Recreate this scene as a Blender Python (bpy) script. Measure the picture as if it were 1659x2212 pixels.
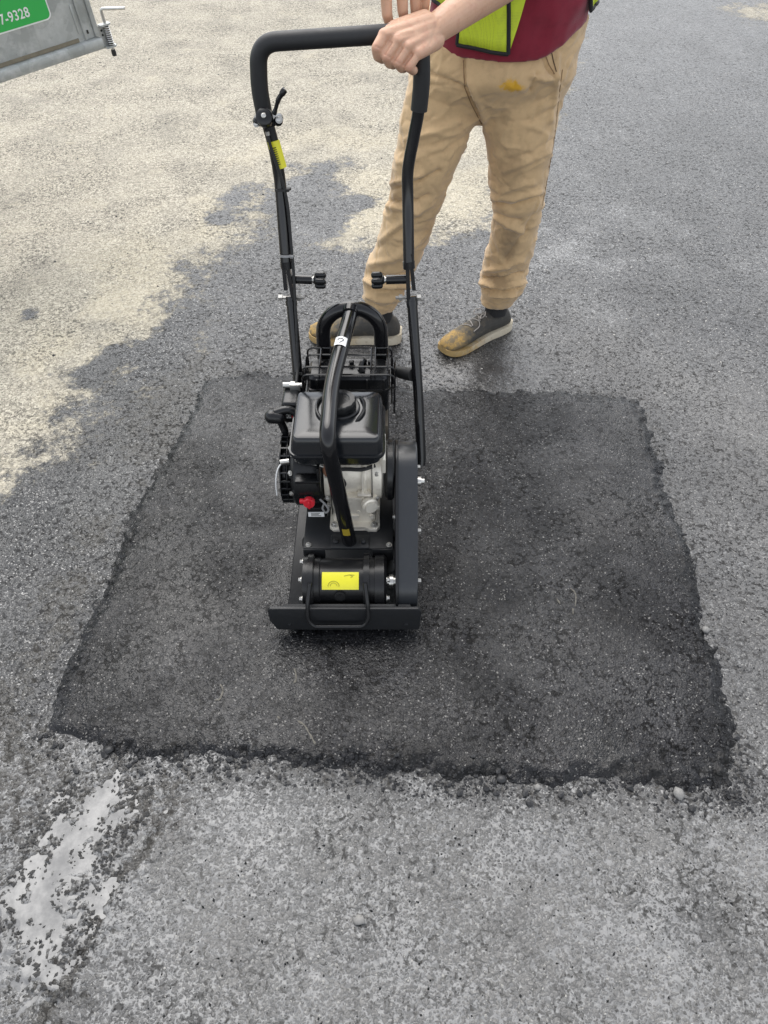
import bpy, bmesh, math, random
import numpy as np
from mathutils import Vector, Matrix, noise as mnoise
from mathutils.bvhtree import BVHTree
random.seed(7); np.random.seed(7)
for o in list(bpy.data.objects): bpy.data.objects.remove(o)
scene = bpy.context.scene
COL = scene.collection

# ------------------------------------------------------------------ camera
PITCH = math.radians(47.0); FPX = 740.0; CAMH = 1.5
cam = bpy.data.cameras.new('camera'); camo = bpy.data.objects.new('camera', cam); COL.objects.link(camo)
cam.sensor_fit = 'VERTICAL'; cam.sensor_height = 36.0; cam.sensor_width = 27.0
cam.lens = 36.0 * FPX / 1024.0
cam.clip_start = 0.02; cam.clip_end = 400
camo.location = (0, 0, CAMH); camo.rotation_euler = (math.pi/2 - PITCH, 0, 0)
scene.camera = camo
scene.render.resolution_x = 768; scene.render.resolution_y = 1024

# ------------------------------------------------------------------ sky, sun, exposure
SUN_EL = math.radians(58); SUN_AZ = math.radians(-12)
world = bpy.data.worlds.new('World'); scene.world = world; world.use_nodes = True
wn = world.node_tree.nodes; wl = world.node_tree.links
bg = wn['Background']
sky = wn.new('ShaderNodeTexSky'); sky.sky_type = 'NISHITA'; sky.sun_disc = False
sky.sun_elevation = SUN_EL; sky.sun_rotation = SUN_AZ
sky.air_density = 1.0; sky.dust_density = 1.5; sky.ozone_density = 1.0
hs = wn.new('ShaderNodeHueSaturation'); hs.inputs['Saturation'].default_value = 0.27
wl.new(sky.outputs[0], hs.inputs['Color']); wl.new(hs.outputs[0], bg.inputs['Color'])
bg.inputs['Strength'].default_value = 0.15
sl = bpy.data.lights.new('sun', 'SUN'); sl.energy = 1.2; sl.angle = math.radians(58); sl.color = (1.0, 0.96, 0.90)
so = bpy.data.objects.new('sun', sl); COL.objects.link(so)
sdir = Vector((math.sin(SUN_AZ)*math.cos(SUN_EL), math.cos(SUN_AZ)*math.cos(SUN_EL), math.sin(SUN_EL)))
so.rotation_euler = sdir.to_track_quat('Z', 'Y').to_euler(); so.location = (0, 0, 6)
vs = scene.view_settings
vs.view_transform = 'Standard'; vs.look = 'None'; vs.gamma = 1.0; vs.exposure = 1.15
try: vs.use_curve_mapping = False
except Exception: pass

# ------------------------------------------------------------------ pixel -> place (photo measured at 1659 x 2212)
S_ = 768.0 / 1659.0
def ray(X, Y):
    u = (X - 829.5) * S_ / FPX; v = (1106 - Y) * S_ / FPX
    return Vector((u, math.cos(PITCH) + v*math.sin(PITCH), -math.sin(PITCH) + v*math.cos(PITCH)))
CAM = Vector((0, 0, CAMH))
def atz(X, Y, z=0.0):
    d = ray(X, Y); return CAM + d * ((z - CAMH) / d.z)
def aty(X, Y, y):
    d = ray(X, Y); return CAM + d * (y / d.y)
def V(*a): return Vector(a)

# ------------------------------------------------------------------ mesh helpers
def thing(name, label, cat, loc=(0, 0, 0), group=None):
    o = bpy.data.objects.new(name, None); COL.objects.link(o)
    o.location = loc; o['label'] = label; o['category'] = cat
    o.empty_display_size = 0.1
    if group: o['group'] = group
    return o
def tag(o, label, cat, group=None):
    o['label'] = label; o['category'] = cat
    if group: o['group'] = group
    return o
def link_mesh(name, me, m, parent=None, kind=None, label=None, smooth=40):
    if smooth is not None:
        me.shade_smooth()
        me.set_sharp_from_angle(angle=math.radians(smooth))
    o = bpy.data.objects.new(name, me); COL.objects.link(o)
    if m is not None:
        me.materials.clear(); me.materials.append(m)
    if parent is not None:
        o.parent = parent
        if parent.type == 'EMPTY': o.matrix_parent_inverse = Matrix.Translation(-Vector(parent.location))
    if kind: o['kind'] = kind
    if label: o['label'] = label
    return o
def obj(name, bm, m, parent=None, kind=None, label=None, smooth=40):
    bmesh.ops.recalc_face_normals(bm, faces=bm.faces[:])
    me = bpy.data.meshes.new(name); bm.to_mesh(me); bm.free()
    return link_mesh(name, me, m, parent, kind, label, smooth)
def BM(): return bmesh.new()

def frames(pts):
    n = len(pts); T = []
    for i in range(n):
        a = pts[max(0, i-1)]; b = pts[min(n-1, i+1)]
        T.append((b - a).normalized())
    up = Vector((0, 0, 1)) if abs(T[0].z) < 0.9 else Vector((0, 1, 0))
    N = (up - T[0]*up.dot(T[0])).normalized(); out = []
    for i in range(n):
        N = (N - T[i]*N.dot(T[i])).normalized()
        out.append((N.copy(), T[i].cross(N)))
    return out
def ring_loft(bm, rings, cap=True, closed=True):
    R = [[bm.verts.new(p) for p in r] for r in rings]
    n = len(R[0])
    for a, b in zip(R[:-1], R[1:]):
        for j in range(n if closed else n-1):
            k = (j+1) % n
            bm.faces.new((a[j], a[k], b[k], b[j]))
    if cap:
        bm.faces.new(R[0][::-1]); bm.faces.new(R[-1])
    return R
def tube(bm, pts, r, seg=14, cap=True):
    pts = [Vector(p) for p in pts]; fr = frames(pts)
    rs = r if isinstance(r, (list, tuple)) else [r]*len(pts)
    rings = []
    for p, (N, B), rr in zip(pts, fr, rs):
        rings.append([p + (N*math.cos(2*math.pi*j/seg) + B*math.sin(2*math.pi*j/seg))*rr for j in range(seg)])
    ring_loft(bm, rings, cap)
def fillet(pts, rad, n=6):
    pts = [Vector(p) for p in pts]; out = [pts[0]]
    rads = rad if isinstance(rad, (list, tuple)) else [rad]*(len(pts)-2)
    for i in range(1, len(pts)-1):
        a, b, c = pts[i-1], pts[i], pts[i+1]
        d1 = (a-b); d2 = (c-b); r = min(rads[i-1], d1.length*0.48, d2.length*0.48)
        p = b + d1.normalized()*r; q = b + d2.normalized()*r
        for k in range(n+1):
            t = k/n; out.append(p*(1-t)**2 + b*2*t*(1-t) + q*t*t)
    out.append(pts[-1]); return out
def crom(pts, n=6):
    pts = [Vector(p) for p in pts]; P = [pts[0]*2-pts[1]] + pts + [pts[-1]*2-pts[-2]]; out = []
    for i in range(1, len(P)-2):
        for k in range(n):
            t = k/n; a, b, c, d = P[i-1], P[i], P[i+1], P[i+2]
            out.append(0.5*((2*b) + (c-a)*t + (2*a-5*b+4*c-d)*t*t + (3*b-a-3*c+d)*t**3))
    out.append(pts[-1]); return out
def box(bm, lo, hi, bev=0.0, seg=2, mat4=None):
    r = bmesh.ops.create_cube(bm, size=1.0); vs_ = r['verts']
    for v in vs_:
        v.co = Vector([lo[i] + (v.co[i]+0.5)*(hi[i]-lo[i]) for i in range(3)])
        if mat4 is not None: v.co = mat4 @ v.co
    if bev > 0:
        es = list({e for v in vs_ for e in v.link_edges})
        bmesh.ops.bevel(bm, geom=es, offset=bev, segments=seg, profile=0.5, affect='EDGES')
def prism(bm, poly, axis, lo, hi, bev=0.0, seg=2):
    """poly: 2D outline; axis 'x' -> poly in (y,z), 'y' -> (x,z), 'z' -> (x,y)"""
    def mk(p, t):
        if axis == 'x': return Vector((t, p[0], p[1]))
        if axis == 'y': return Vector((p[0], t, p[1]))
        return Vector((p[0], p[1], t))
    A = [bm.verts.new(mk(p, lo)) for p in poly]; B = [bm.verts.new(mk(p, hi)) for p in poly]
    n = len(poly); f1 = bm.faces.new(A[::-1]); f2 = bm.faces.new(B)
    for i in range(n):
        bm.faces.new((A[i], A[(i+1) % n], B[(i+1) % n], B[i]))
    if bev > 0:
        es = list(set(f1.edges) | set(f2.edges))
        bmesh.ops.bevel(bm, geom=es, offset=bev, segments=seg, profile=0.5, affect='EDGES')
def lathe(bm, prof, c, axis, seg=32):
    """prof: list of (t, r) along axis through c"""
    axis = Vector(axis).normalized(); c = Vector(c)
    up = Vector((0, 0, 1)) if abs(axis.z) < 0.9 else Vector((0, 1, 0))
    N = (up - axis*up.dot(axis)).normalized(); B = axis.cross(N)
    rings = [[c + axis*t + (N*math.cos(2*math.pi*j/seg) + B*math.sin(2*math.pi*j/seg))*max(r, 1e-5) for j in range(seg)] for t, r in prof]
    ring_loft(bm, rings, True)
def rrect(hw, hd, r, n=5):
    out = []
    for cx, cy, a0 in ((hw-r, hd-r, 0), (-hw+r, hd-r, 90), (-hw+r, -hd+r, 180), (hw-r, -hd+r, 270)):
        for k in range(n+1):
            a = math.radians(a0 + 90*k/n); out.append((cx + r*math.cos(a), cy + r*math.sin(a)))
    return out
def rloft(bm, cx, cy, levels, n=5):
    """levels: (z, halfwidth x, halfdepth y, corner radius)"""
    ring_loft(bm, [[Vector((cx+p[0], cy+p[1], z)) for p in rrect(hw, hd, r, n)] for z, hw, hd, r in levels])
def hexbolt(bm, c, axis, r=0.007, h=0.006):
    lathe(bm, [(0, r*1.45), (0.0015, r*1.45)], c, axis, 14)
    lathe(bm, [(0.0015, r), (0.0015+h*0.85, r), (0.0015+h, r*0.8)], c, axis, 6)
def capsule(bm, p0, p1, r0, r1, seg=14):
    p0 = Vector(p0); p1 = Vector(p1); ax = (p1-p0); L = ax.length; ax = ax/max(L, 1e-9)
    prof = [(-r0*math.cos(math.pi/2*k/4), r0*math.sin(math.pi/2*k/4)) for k in range(0, 5)]
    prof += [(L + r1*math.sin(math.pi/2*k/4), r1*math.cos(math.pi/2*k/4)) for k in range(0, 5)]
    lathe(bm, prof, p0, ax, seg)
def ellipsoid(bm, c, r, rot=None, seg=20):
    m = Matrix.Translation(c) @ (rot.to_4x4() if rot else Matrix.Identity(4)) @ Matrix.Diagonal((r[0], r[1], r[2], 1))
    bmesh.ops.create_uvsphere(bm, u_segments=seg, v_segments=seg//2+2, radius=1.0, matrix=m)
def remesh(bm, voxel, smooth=4, fac=0.5):
    bmesh.ops.recalc_face_normals(bm, faces=bm.faces[:])
    me = bpy.data.meshes.new('tmp'); bm.to_mesh(me); bm.free()
    o = bpy.data.objects.new('tmp', me); COL.objects.link(o)
    md = o.modifiers.new('r', 'REMESH'); md.mode = 'VOXEL'; md.voxel_size = voxel
    if smooth:
        sm = o.modifiers.new('s', 'SMOOTH'); sm.factor = fac; sm.iterations = smooth
    dg = bpy.context.evaluated_depsgraph_get()
    res = bpy.data.meshes.new_from_object(o.evaluated_get(dg))
    bpy.data.objects.remove(o); bpy.data.meshes.remove(me)
    return res
def verts_np(me):
    a = np.empty(len(me.vertices)*3); me.vertices.foreach_get('co', a); return a.reshape(-1, 3)
def norms_np(me):
    a = np.empty(len(me.vertices)*3, np.float32); me.vertex_normals.foreach_get('vector', a); return a.reshape(-1, 3).astype(float)
def set_verts(me, P):
    me.vertices.foreach_set('co', np.ascontiguousarray(P, dtype=np.float32).ravel()); me.update()

# numpy value noise ------------------------------------------------
_T = np.random.RandomState(3).rand(256, 256)
def vnoise(x, y, s, ox=0.0, oy=0.0):
    x = x*s + ox; y = y*s + oy
    xi = np.floor(x).astype(int); yi = np.floor(y).astype(int); fx = x-xi; fy = y-yi
    fx = fx*fx*(3-2*fx); fy = fy*fy*(3-2*fy)
    g = lambda i, j: _T[(xi+i) & 255, (yi+j) & 255]
    return (g(0,0)*(1-fx)+g(1,0)*fx)*(1-fy) + (g(0,1)*(1-fx)+g(1,1)*fx)*fy
def fbm(x, y, s, o=4, ox=0.0):
    a = 0.5; t = 0.0; w = 0.0
    for k in range(o):
        t = t + a*vnoise(x, y, s*2**k, 17.3*k+ox, 5.1*k); w += a; a *= 0.5
    return t/w
def sstep(a, b, x):
    t = np.clip((x-a)/(b-a), 0, 1); return t*t*(3-2*t)
def poly_sd(px, py, poly):
    """signed distance, positive inside"""
    P = np.asarray(poly, float); d = np.full(px.shape, 1e9); ins = np.zeros(px.shape, bool); n = len(P)
    for i in range(n):
        ax, ay = P[i]; bx, by = P[(i+1) % n]
        ex, ey = bx-ax, by-ay; wx, wy = px-ax, py-ay
        t = np.clip((wx*ex+wy*ey)/(ex*ex+ey*ey+1e-12), 0, 1)
        d = np.minimum(d, (wx-ex*t)**2+(wy-ey*t)**2)
        c = ((ay > py) != (by > py)) & (px < (bx-ax)*(py-ay)/((by-ay) if abs(by-ay) > 1e-12 else 1e-12) + ax)
        ins ^= c
    d = np.sqrt(d); return np.where(ins, d, -d)
def line_d(px, py, pts):
    d = np.full(px.shape, 1e9)
    for (ax, ay), (bx, by) in zip(pts[:-1], pts[1:]):
        ex, ey = bx-ax, by-ay; t = np.clip(((px-ax)*ex+(py-ay)*ey)/(ex*ex+ey*ey+1e-12), 0, 1)
        d = np.minimum(d, (px-ax-ex*t)**2+(py-ay-ey*t)**2)
    return np.sqrt(d)
def gpoly(pts): return [tuple(atz(X, Y)[:2]) for X, Y in pts]

# ------------------------------------------------------------------ materials
class NT:
    def __init__(s, name):
        s.m = bpy.data.materials.new(name); s.m.use_nodes = True
        s.n = s.m.node_tree.nodes; s.l = s.m.node_tree.links; s.p = s.n['Principled BSDF']
        g = s.n.new('ShaderNodeNewGeometry'); s.pos = g.outputs['Position']
    def put(s, sock, v):
        if hasattr(v, 'is_output') or isinstance(v, bpy.types.NodeSocket): s.l.new(v, sock)
        elif isinstance(v, (tuple, list)): sock.default_value = (*v, 1.0) if (len(v) == 3 and sock.type == 'RGBA') else v
        else: sock.default_value = v
    def noise(s, scale, detail=4, rough=0.55, vec=None, dist=0.0):
        t = s.n.new('ShaderNodeTexNoise'); t.inputs['Scale'].default_value = scale
        t.inputs['Detail'].default_value = detail; t.inputs['Roughness'].default_value = rough; t.inputs['Distortion'].default_value = dist
        s.l.new(vec if vec is not None else s.pos, t.inputs['Vector']); return t.outputs['Fac']
    def voro(s, scale, feature='F1', vec=None, rnd=1.0):
        t = s.n.new('ShaderNodeTexVoronoi'); t.feature = feature; t.inputs['Scale'].default_value = scale
        t.inputs['Randomness'].default_value = rnd
        s.l.new(vec if vec is not None else s.pos, t.inputs['Vector']); return t
    def math(s, op, a, b=0.0, c=0.0, clamp=False):
        t = s.n.new('ShaderNodeMath'); t.operation = op; t.use_clamp = clamp
        for i, v in enumerate((a, b, c)): s.put(t.inputs[i], v)
        return t.outputs[0]
    def ramp(s, v, a, b, lo=0.0, hi=1.0):
        t = s.n.new('ShaderNodeMapRange'); t.interpolation_type = 'SMOOTHSTEP'
        for k, q in zip(('Value', 'From Min', 'From Max', 'To Min', 'To Max'), (v, a, b, lo, hi)): s.put(t.inputs[k], q)
        return t.outputs[0]
    def mix(s, f, a, b, mode='MIX'):
        t = s.n.new('ShaderNodeMix'); t.data_type = 'RGBA'; t.blend_type = mode
        s.put(t.inputs['Factor'], f); s.put(t.inputs[6], a); s.put(t.inputs[7], b); return t.outputs[2]
    def attr(s, name):
        t = s.n.new('ShaderNodeAttribute'); t.attribute_name = name; return t.outputs['Fac']
    def scaled(s, v3, vec=None):
        t = s.n.new('ShaderNodeMapping'); t.inputs['Scale'].default_value = v3
        s.l.new(vec if vec is not None else s.pos, t.inputs['Vector']); return t.outputs[0]
    def objco(s):
        t = s.n.new('ShaderNodeTexCoord'); return t.outputs['Object']
    def spot(s, c, r, soft=0.4, namp=0.5, nscale=40, vec=None, sc=(1, 1, 1)):
        vv = vec if vec is not None else s.pos
        m = s.n.new('ShaderNodeMapping'); m.vector_type = 'POINT'; m.inputs['Scale'].default_value = sc
        m.inputs['Location'].default_value = [-c[i]*sc[i] for i in range(3)]; s.l.new(vv, m.inputs['Vector'])
        t = s.n.new('ShaderNodeVectorMath'); t.operation = 'LENGTH'; s.l.new(m.outputs[0], t.inputs[0])
        d = s.math('DIVIDE', t.outputs['Value'], r)
        d = s.math('ADD', d, s.math('MULTIPLY', s.math('SUBTRACT', s.noise(nscale, 4, vec=vv), 0.5), namp*2))
        return s.ramp(d, 1.0-soft, 1.0+soft*0.3, 1.0, 0.0)
    def bump(s, h, strength=0.5, dist=0.002):
        t = s.n.new('ShaderNodeBump'); t.inputs['Strength'].default_value = strength; t.inputs['Distance'].default_value = dist
        s.put(t.inputs['Height'], h); s.l.new(t.outputs[0], s.p.inputs['Normal']); return t
    def set(s, **k):
        for kk, v in k.items(): s.put(s.p.inputs[kk.replace('_', ' ')], v)
        return s.m
def mat(name, col, rough=0.5, metal=0.0, var=0.15, nscale=30, bump=0.0, bscale=300, rvar=0.12, spec=0.5, coat=0.0, dust=0.0, dustcol=(0.22, 0.20, 0.17)):
    t = NT(name); n = t.noise(nscale, 5)
    c = t.mix(n, tuple(x*(1-var) for x in col), tuple(min(1, x*(1+var)) for x in col))
    if dust > 0:
        d = t.ramp(t.noise(nscale*3.1, 6, 0.65), 0.5, 0.75, 0.0, dust); c = t.mix(d, c, dustcol)
    r = t.math('ADD', rough-rvar, t.math('MULTIPLY', t.noise(nscale*2.3, 5, 0.65), rvar*2), clamp=True)
    t.set(Base_Color=c, Roughness=r, Metallic=metal)
    t.p.inputs['Specular IOR Level'].default_value = spec
    t.p.inputs['Coat Weight'].default_value = coat; t.p.inputs['Coat Roughness'].default_value = 0.1
    if bump > 0: t.bump(t.noise(bscale, 3), bump, 0.001)
    return t.m
# ------------------------------------------------------------------ ground: old asphalt, fresh patch, puddle
PATCH_PX = [(560,800),(490,806),(440,822),(412,862),(390,910),(352,968),(318,1030),(272,1110),(240,1190),(215,1260),(182,1330),(140,1420),(108,1500),
 (84,1560),(78,1600),(130,1612),(200,1622),(262,1642),(330,1662),(380,1652),(450,1650),(560,1657),(700,1672),(800,1682),(900,1676),(1000,1692),(1060,1690),
 (1130,1704),(1200,1716),(1300,1702),(1400,1708),(1440,1730),(1500,1722),(1560,1716),(1606,1742),(1600,1650),(1594,1560),(1584,1470),(1572,1410),(1542,1350),
 (1530,1285),(1520,1235),(1490,1170),(1468,1100),(1440,1010),(1424,950),(1412,910),(1392,862),(1340,850),(1290,846),(1190,836),(1090,838),(1000,838),(920,836),(800,825),(680,808)]
DRY_PX = [(-2500,1300),(0,1040),(60,1000),(130,950),(150,890),(190,840),(260,800),(330,735),(392,722),(372,660),(410,592),(440,556),(540,512),(590,474),(640,440),(600,400),(640,370),
 (700,346),(745,352),(712,392),(742,432),(722,462),(682,492),(722,514),(700,532),(770,545),(860,530),(960,505),(1070,480),(1130,380),(1180,250),(1210,150),(1215,90),(1200,30),(1190,-100),(1100,-420),(-4000,-420)]
PALE_PX = [(1560,20),(1600,12),(1720,5),(1720,52),(1640,40)]
BEIGE_R_PX = [(1100,780),(1250,800),(1400,850),(1440,930),(1470,1060),(1560,1250),(1600,1400),(1640,1650),(2300,2000),(2200,1100),(1500,790),(1320,740)]
PUD_PX = [(150,1705),(250,1680),(335,1678),(322,1745),(275,1800),(246,1845),(256,1900),(206,1980),(162,2075),(122,2150),(30,2160),(20,2010),(5,1930),(62,1835),(108,1755)]
RUTS_PX = [[(372,1690),(330,1760),(300,1840),(244,1906),(205,1980),(165,2051),(115,2126),(60,2230)],
           [(150,1640),(110,1780),(40,1930),(0,2010)], [(260,1640),(160,1800),(60,2000)], [(330,1660),(350,1720),(330,1790)]]
WETPUD_PX = [(880,745),(1000,770),(1150,740),(1160,800),(1120,840),(900,835)]
patch_poly = gpoly(PATCH_PX); dry_poly = gpoly(DRY_PX); pale_poly = gpoly(PALE_PX); beige_poly = gpoly(BEIGE_R_PX); pud_poly = gpoly(PUD_PX)
lower_poly = gpoly([(-300,1640),(80,1620),(380,1665),(800,1690),(1200,1715),(1600,1730),(1700,1780),(2600,2300),(2600,2900),(-1200,2900)])

_q = np.array(pud_poly); qx0, qx1, qy0, qy1 = _q[:, 0].min()-0.08, _q[:, 0].max()+0.10, _q[:, 1].min()-0.06, _q[:, 1].max()+0.08
def axis_lines(lo, hi, step, far_lo, far_hi, g=1.06):
    a = list(np.arange(lo, hi, step)); s = step; x = a[-1]
    while x < far_hi: s *= g; x += s; a.append(x)
    s = step; x = a[0]; b = []
    while x > far_lo: s *= g; x -= s; b.append(x)
    return np.array(b[::-1] + a)
def grid_mesh(name, xs, ys, Z, keep=None):
    nx, ny = len(xs), len(ys); X, Y = np.meshgrid(xs, ys)
    P = np.stack([X, Y, Z], -1).reshape(-1, 3)
    i = np.arange(nx-1)[None, :] + nx*np.arange(ny-1)[:, None]
    F = np.stack([i, i+1, i+1+nx, i+nx], -1).reshape(-1, 4)
    if keep is not None:
        K = keep.reshape(-1); F = F[K[F].all(1)]
        used = np.zeros(len(P), bool); used[F.ravel()] = True
        idx = np.cumsum(used)-1; P = P[used]; F = idx[F]
    else: used = np.ones(len(P), bool)
    me = bpy.data.meshes.new(name); me.vertices.add(len(P)); me.vertices.foreach_set('co', P.astype(np.float32).ravel())
    me.loops.add(F.size); me.loops.foreach_set('vertex_index', F.ravel().astype(np.int32))
    me.polygons.add(len(F)); me.polygons.foreach_set('loop_start', np.arange(0, F.size, 4, dtype=np.int32))
    me.polygons.foreach_set('loop_total', np.full(len(F), 4, np.int32)); me.update(calc_edges=True); me.validate()
    return me, used
def add_attr(me, name, vals):
    a = me.attributes.new(name, 'FLOAT', 'POINT'); a.data.foreach_set('value', vals.astype(np.float32).ravel())

def asphalt(name, patch=False):
    t = NT(name)
    warp = t.n.new('ShaderNodeVectorMath'); warp.operation = 'ADD'
    wn_ = t.n.new('ShaderNodeTexNoise'); wn_.inputs['Scale'].default_value = 90; t.l.new(t.pos, wn_.inputs['Vector'])
    wsc = t.n.new('ShaderNodeVectorMath'); wsc.operation = 'SCALE'; wsc.inputs['Scale'].default_value = 0.010
    t.l.new(wn_.outputs['Color'], wsc.inputs[0]); t.l.new(t.pos, warp.inputs[0]); t.l.new(wsc.outputs[0], warp.inputs[1])
    wv = warp.outputs[0]
    v1 = t.voro(165 if not patch else 170, vec=wv); v2 = t.voro(360 if not patch else 380, vec=wv)
    sep = t.n.new('ShaderNodeSeparateColor'); t.l.new(v1.outputs['Color'], sep.inputs[0]); rnd = sep.outputs[0]
    sep2 = t.n.new('ShaderNodeSeparateColor'); t.l.new(v2.outputs['Color'], sep2.inputs[0]); rnd2 = sep2.outputs[0]
    h1 = t.ramp(v1.outputs['Distance'], 0.15, 0.75, 1.0, 0.0); h2 = t.ramp(v2.outputs['Distance'], 0.1, 0.75, 1.0, 0.0)
    big = t.noise(1.6, 5, 0.6); mid = t.noise(9, 5, 0.6); med = t.noise(38, 4, 0.6); fine = t.noise(420, 3, 0.6)
    hgt = t.math('ADD', t.math('MULTIPLY', h1, t.math('ADD', 0.4, t.math('MULTIPLY', rnd, 0.7))), t.math('MULTIPLY', h2, 0.4))
    hgt = t.math('ADD', hgt, t.math('MULTIPLY', fine, 0.25)); hgt = t.math('ADD', hgt, t.math('MULTIPLY', med, 1.1))
    v0 = t.voro(88, vec=wv); pn = t.noise(36, 4, 0.6); pn2 = t.noise(82, 3, 0.6)
    porA = t.math('MULTIPLY', t.ramp(v0.outputs['Distance'], 0.52, 0.66), t.ramp(pn, 0.44, 0.56)); porB = t.math('MULTIPLY', t.ramp(v1.outputs['Distance'], 0.52, 0.66), t.ramp(pn2, 0.46, 0.58))
    PORE = t.math('MAXIMUM', porA, porB)  # drives the bump and the micro-shadowing painted into the pores
    if patch: PORE = t.math('MULTIPLY', PORE, t.ramp(t.noise(5.5, 4, 0.6), 0.3, 0.7, 0.35, 1.0))
    hgt = t.math('SUBTRACT', hgt, t.math('MULTIPLY', PORE, 0.5))
    if patch:
        edge = t.attr('edge')
        a = t.mix(rnd2, (0.005, 0.0052, 0.0058), (0.018, 0.0185, 0.020))
        base = t.mix(t.ramp(mid, 0.35, 0.7), a, t.mix(rnd, (0.009, 0.009, 0.010), (0.028, 0.0285, 0.031)))
        base = t.mix(t.math('MULTIPLY', t.ramp(rnd2, 0.965, 0.985), 0.6), base, (0.30, 0.29, 0.27))
        base = t.mix(edge, base, (0.010, 0.0098, 0.0095))
        brown = t.ramp(t.noise(2.3, 4), 0.5, 0.72, 0.0, 0.35); base = t.mix(brown, base, (0.024, 0.021, 0.018))
        rough = t.math('ADD', t.ramp(t.noise(2.6, 4, 0.6), 0.3, 0.7, 0.02, 0.12), t.math('MULTIPLY', t.noise(24, 5, 0.65), 0.18)); rough = t.math('ADD', rough, t.math('MULTIPLY', rnd2, 0.12)); rough = t.math('ADD', rough, t.math('MULTIPLY', edge, 0.2))
        base = t.mix(PORE, base, (0.003, 0.003, 0.003)); t.set(Base_Color=base, Roughness=rough); t.put(t.p.inputs['Specular IOR Level'], t.math('MULTIPLY', t.math('SUBTRACT', 1.0, t.math('MULTIPLY', PORE, 0.70)), t.ramp(t.noise(3.4, 5, 0.6, dist=0.5), 0.32, 0.68, 0.13, 0.34)))  # pores blackened in colour and specular as painted micro-shadow
        t.bump(hgt, 0.33, 0.0024); return t.m
    dry0 = t.attr('dry'); silt0 = t.attr('silt'); rut = t.attr('rut'); beige = t.attr('beige'); soak = t.attr('soak')
    dn = t.math('ADD', dry0, t.math('MULTIPLY', t.math('SUBTRACT', mid, 0.5), 1.15))
    dn = t.math('ADD', dn, t.math('MULTIPLY', t.math('SUBTRACT', med, 0.5), 0.85)); dn = t.math('ADD', dn, t.math('MULTIPLY', t.math('SUBTRACT', rnd2, 0.5), 0.16))
    dry = t.ramp(dn, 0.34, 0.66)
    # wet old asphalt
    wet = t.mix(rnd, (0.016, 0.0163, 0.0175), (0.056, 0.057, 0.060))
    wet = t.mix(t.ramp(mid, 0.3, 0.75), wet, t.mix(rnd2, (0.030, 0.030, 0.031), (0.092, 0.091, 0.090)))
    wet = t.mix(t.math('MULTIPLY', t.ramp(rnd2, 0.93, 0.97), 0.85), wet, (0.46, 0.45, 0.43))
    lo_c = t.mix(rnd2, (0.13, 0.13, 0.132), (0.30, 0.30, 0.302))
    wet = t.mix(beige, wet, t.mix(t.math('MULTIPLY', t.math('ADD', rnd, rnd2), 0.5), (0.082, 0.080, 0.077), (0.225, 0.219, 0.207)))
    wet = t.mix(t.math('MULTIPLY', soak, 0.8), wet, (0.035, 0.034, 0.033))
    wet = t.mix(t.ramp(t.noise(1.9, 5, 0.62, dist=0.5), 0.42, 0.66, 0.0, 0.55), wet, t.mix(rnd2, (0.018, 0.0178, 0.0175), (0.050, 0.049, 0.048)))
    stv = t.scaled((3.2, 0.7, 1.0)); wet = t.mix(t.ramp(t.noise(1.3, 5, 0.6, vec=stv, dist=0.4), 0.50, 0.68, 0.0, 0.45), wet, t.mix(rnd2, (0.075, 0.075, 0.074), (0.16, 0.159, 0.155)))
    # silty film: fills the low places between stones
    sl_ = t.math('ADD', silt0, t.math('MULTIPLY', t.math('SUBTRACT', t.noise(4.5, 4, 0.6), 0.5), 1.5)); sl_ = t.math('ADD', sl_, t.math('MULTIPLY', t.math('SUBTRACT', 0.5, med), 0.8))
    sl_ = t.math('ADD', sl_, t.math('MULTIPLY', t.math('SUBTRACT', 0.55, h1), 0.55)); sl_ = t.math('ADD', sl_, t.math('MULTIPLY', t.math('SUBTRACT', rnd, 0.5), -0.35))
    silt = t.ramp(sl_, 0.42, 0.62)
    siltc = t.mix(t.noise(7, 5, 0.65), (0.125, 0.127, 0.130), (0.265, 0.262, 0.254)); wet = t.mix(t.math('MULTIPLY', t.ramp(t.noise(6, 5, 0.65, dist=0.4), 0.42, 0.70), 0.45), wet, t.mix(rnd, (0.036, 0.036, 0.036), (0.11, 0.11, 0.111)))
    wet = t.mix(silt, wet, siltc)
    wet = t.mix(t.math('MULTIPLY', t.ramp(t.math('ADD', rut, t.math('ADD', t.math('MULTIPLY', t.math('SUBTRACT', med, 0.5), 1.5), t.math('MULTIPLY', t.math('SUBTRACT', rnd, 0.5), 0.5))), 0.35, 0.75), 0.85), wet, (0.040, 0.037, 0.032))
    # dry dusty asphalt
    dryc = t.mix(rnd, (0.25, 0.240, 0.215), (0.60, 0.575, 0.515))
    dryc = t.mix(t.math('MULTIPLY', t.ramp(mid, 0.42, 0.7), 0.5), dryc, (0.44, 0.42, 0.37))
    dryc = t.mix(t.math('MULTIPLY', t.ramp(t.noise(55, 5, 0.7), 0.54, 0.68), 0.62), dryc, (0.105, 0.100, 0.092))
    dryc = t.mix(t.math('MULTIPLY', t.ramp(big, 0.5, 0.75), 0.25), dryc, (0.20, 0.198, 0.192))
    dryc = t.mix(t.ramp(rnd2, 0.90, 0.95), dryc, (0.085, 0.082, 0.078))
    dryc = t.mix(t.ramp(t.noise(3.1, 6, 0.65), 0.48, 0.72, 0.0, 0.42), dryc, (0.21, 0.206, 0.196))
    dryc = t.mix(t.ramp(t.noise(5.3, 6, 0.65, dist=0.6), 0.56, 0.70, 0.0, 0.45), dryc, (0.50, 0.468, 0.395))
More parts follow.
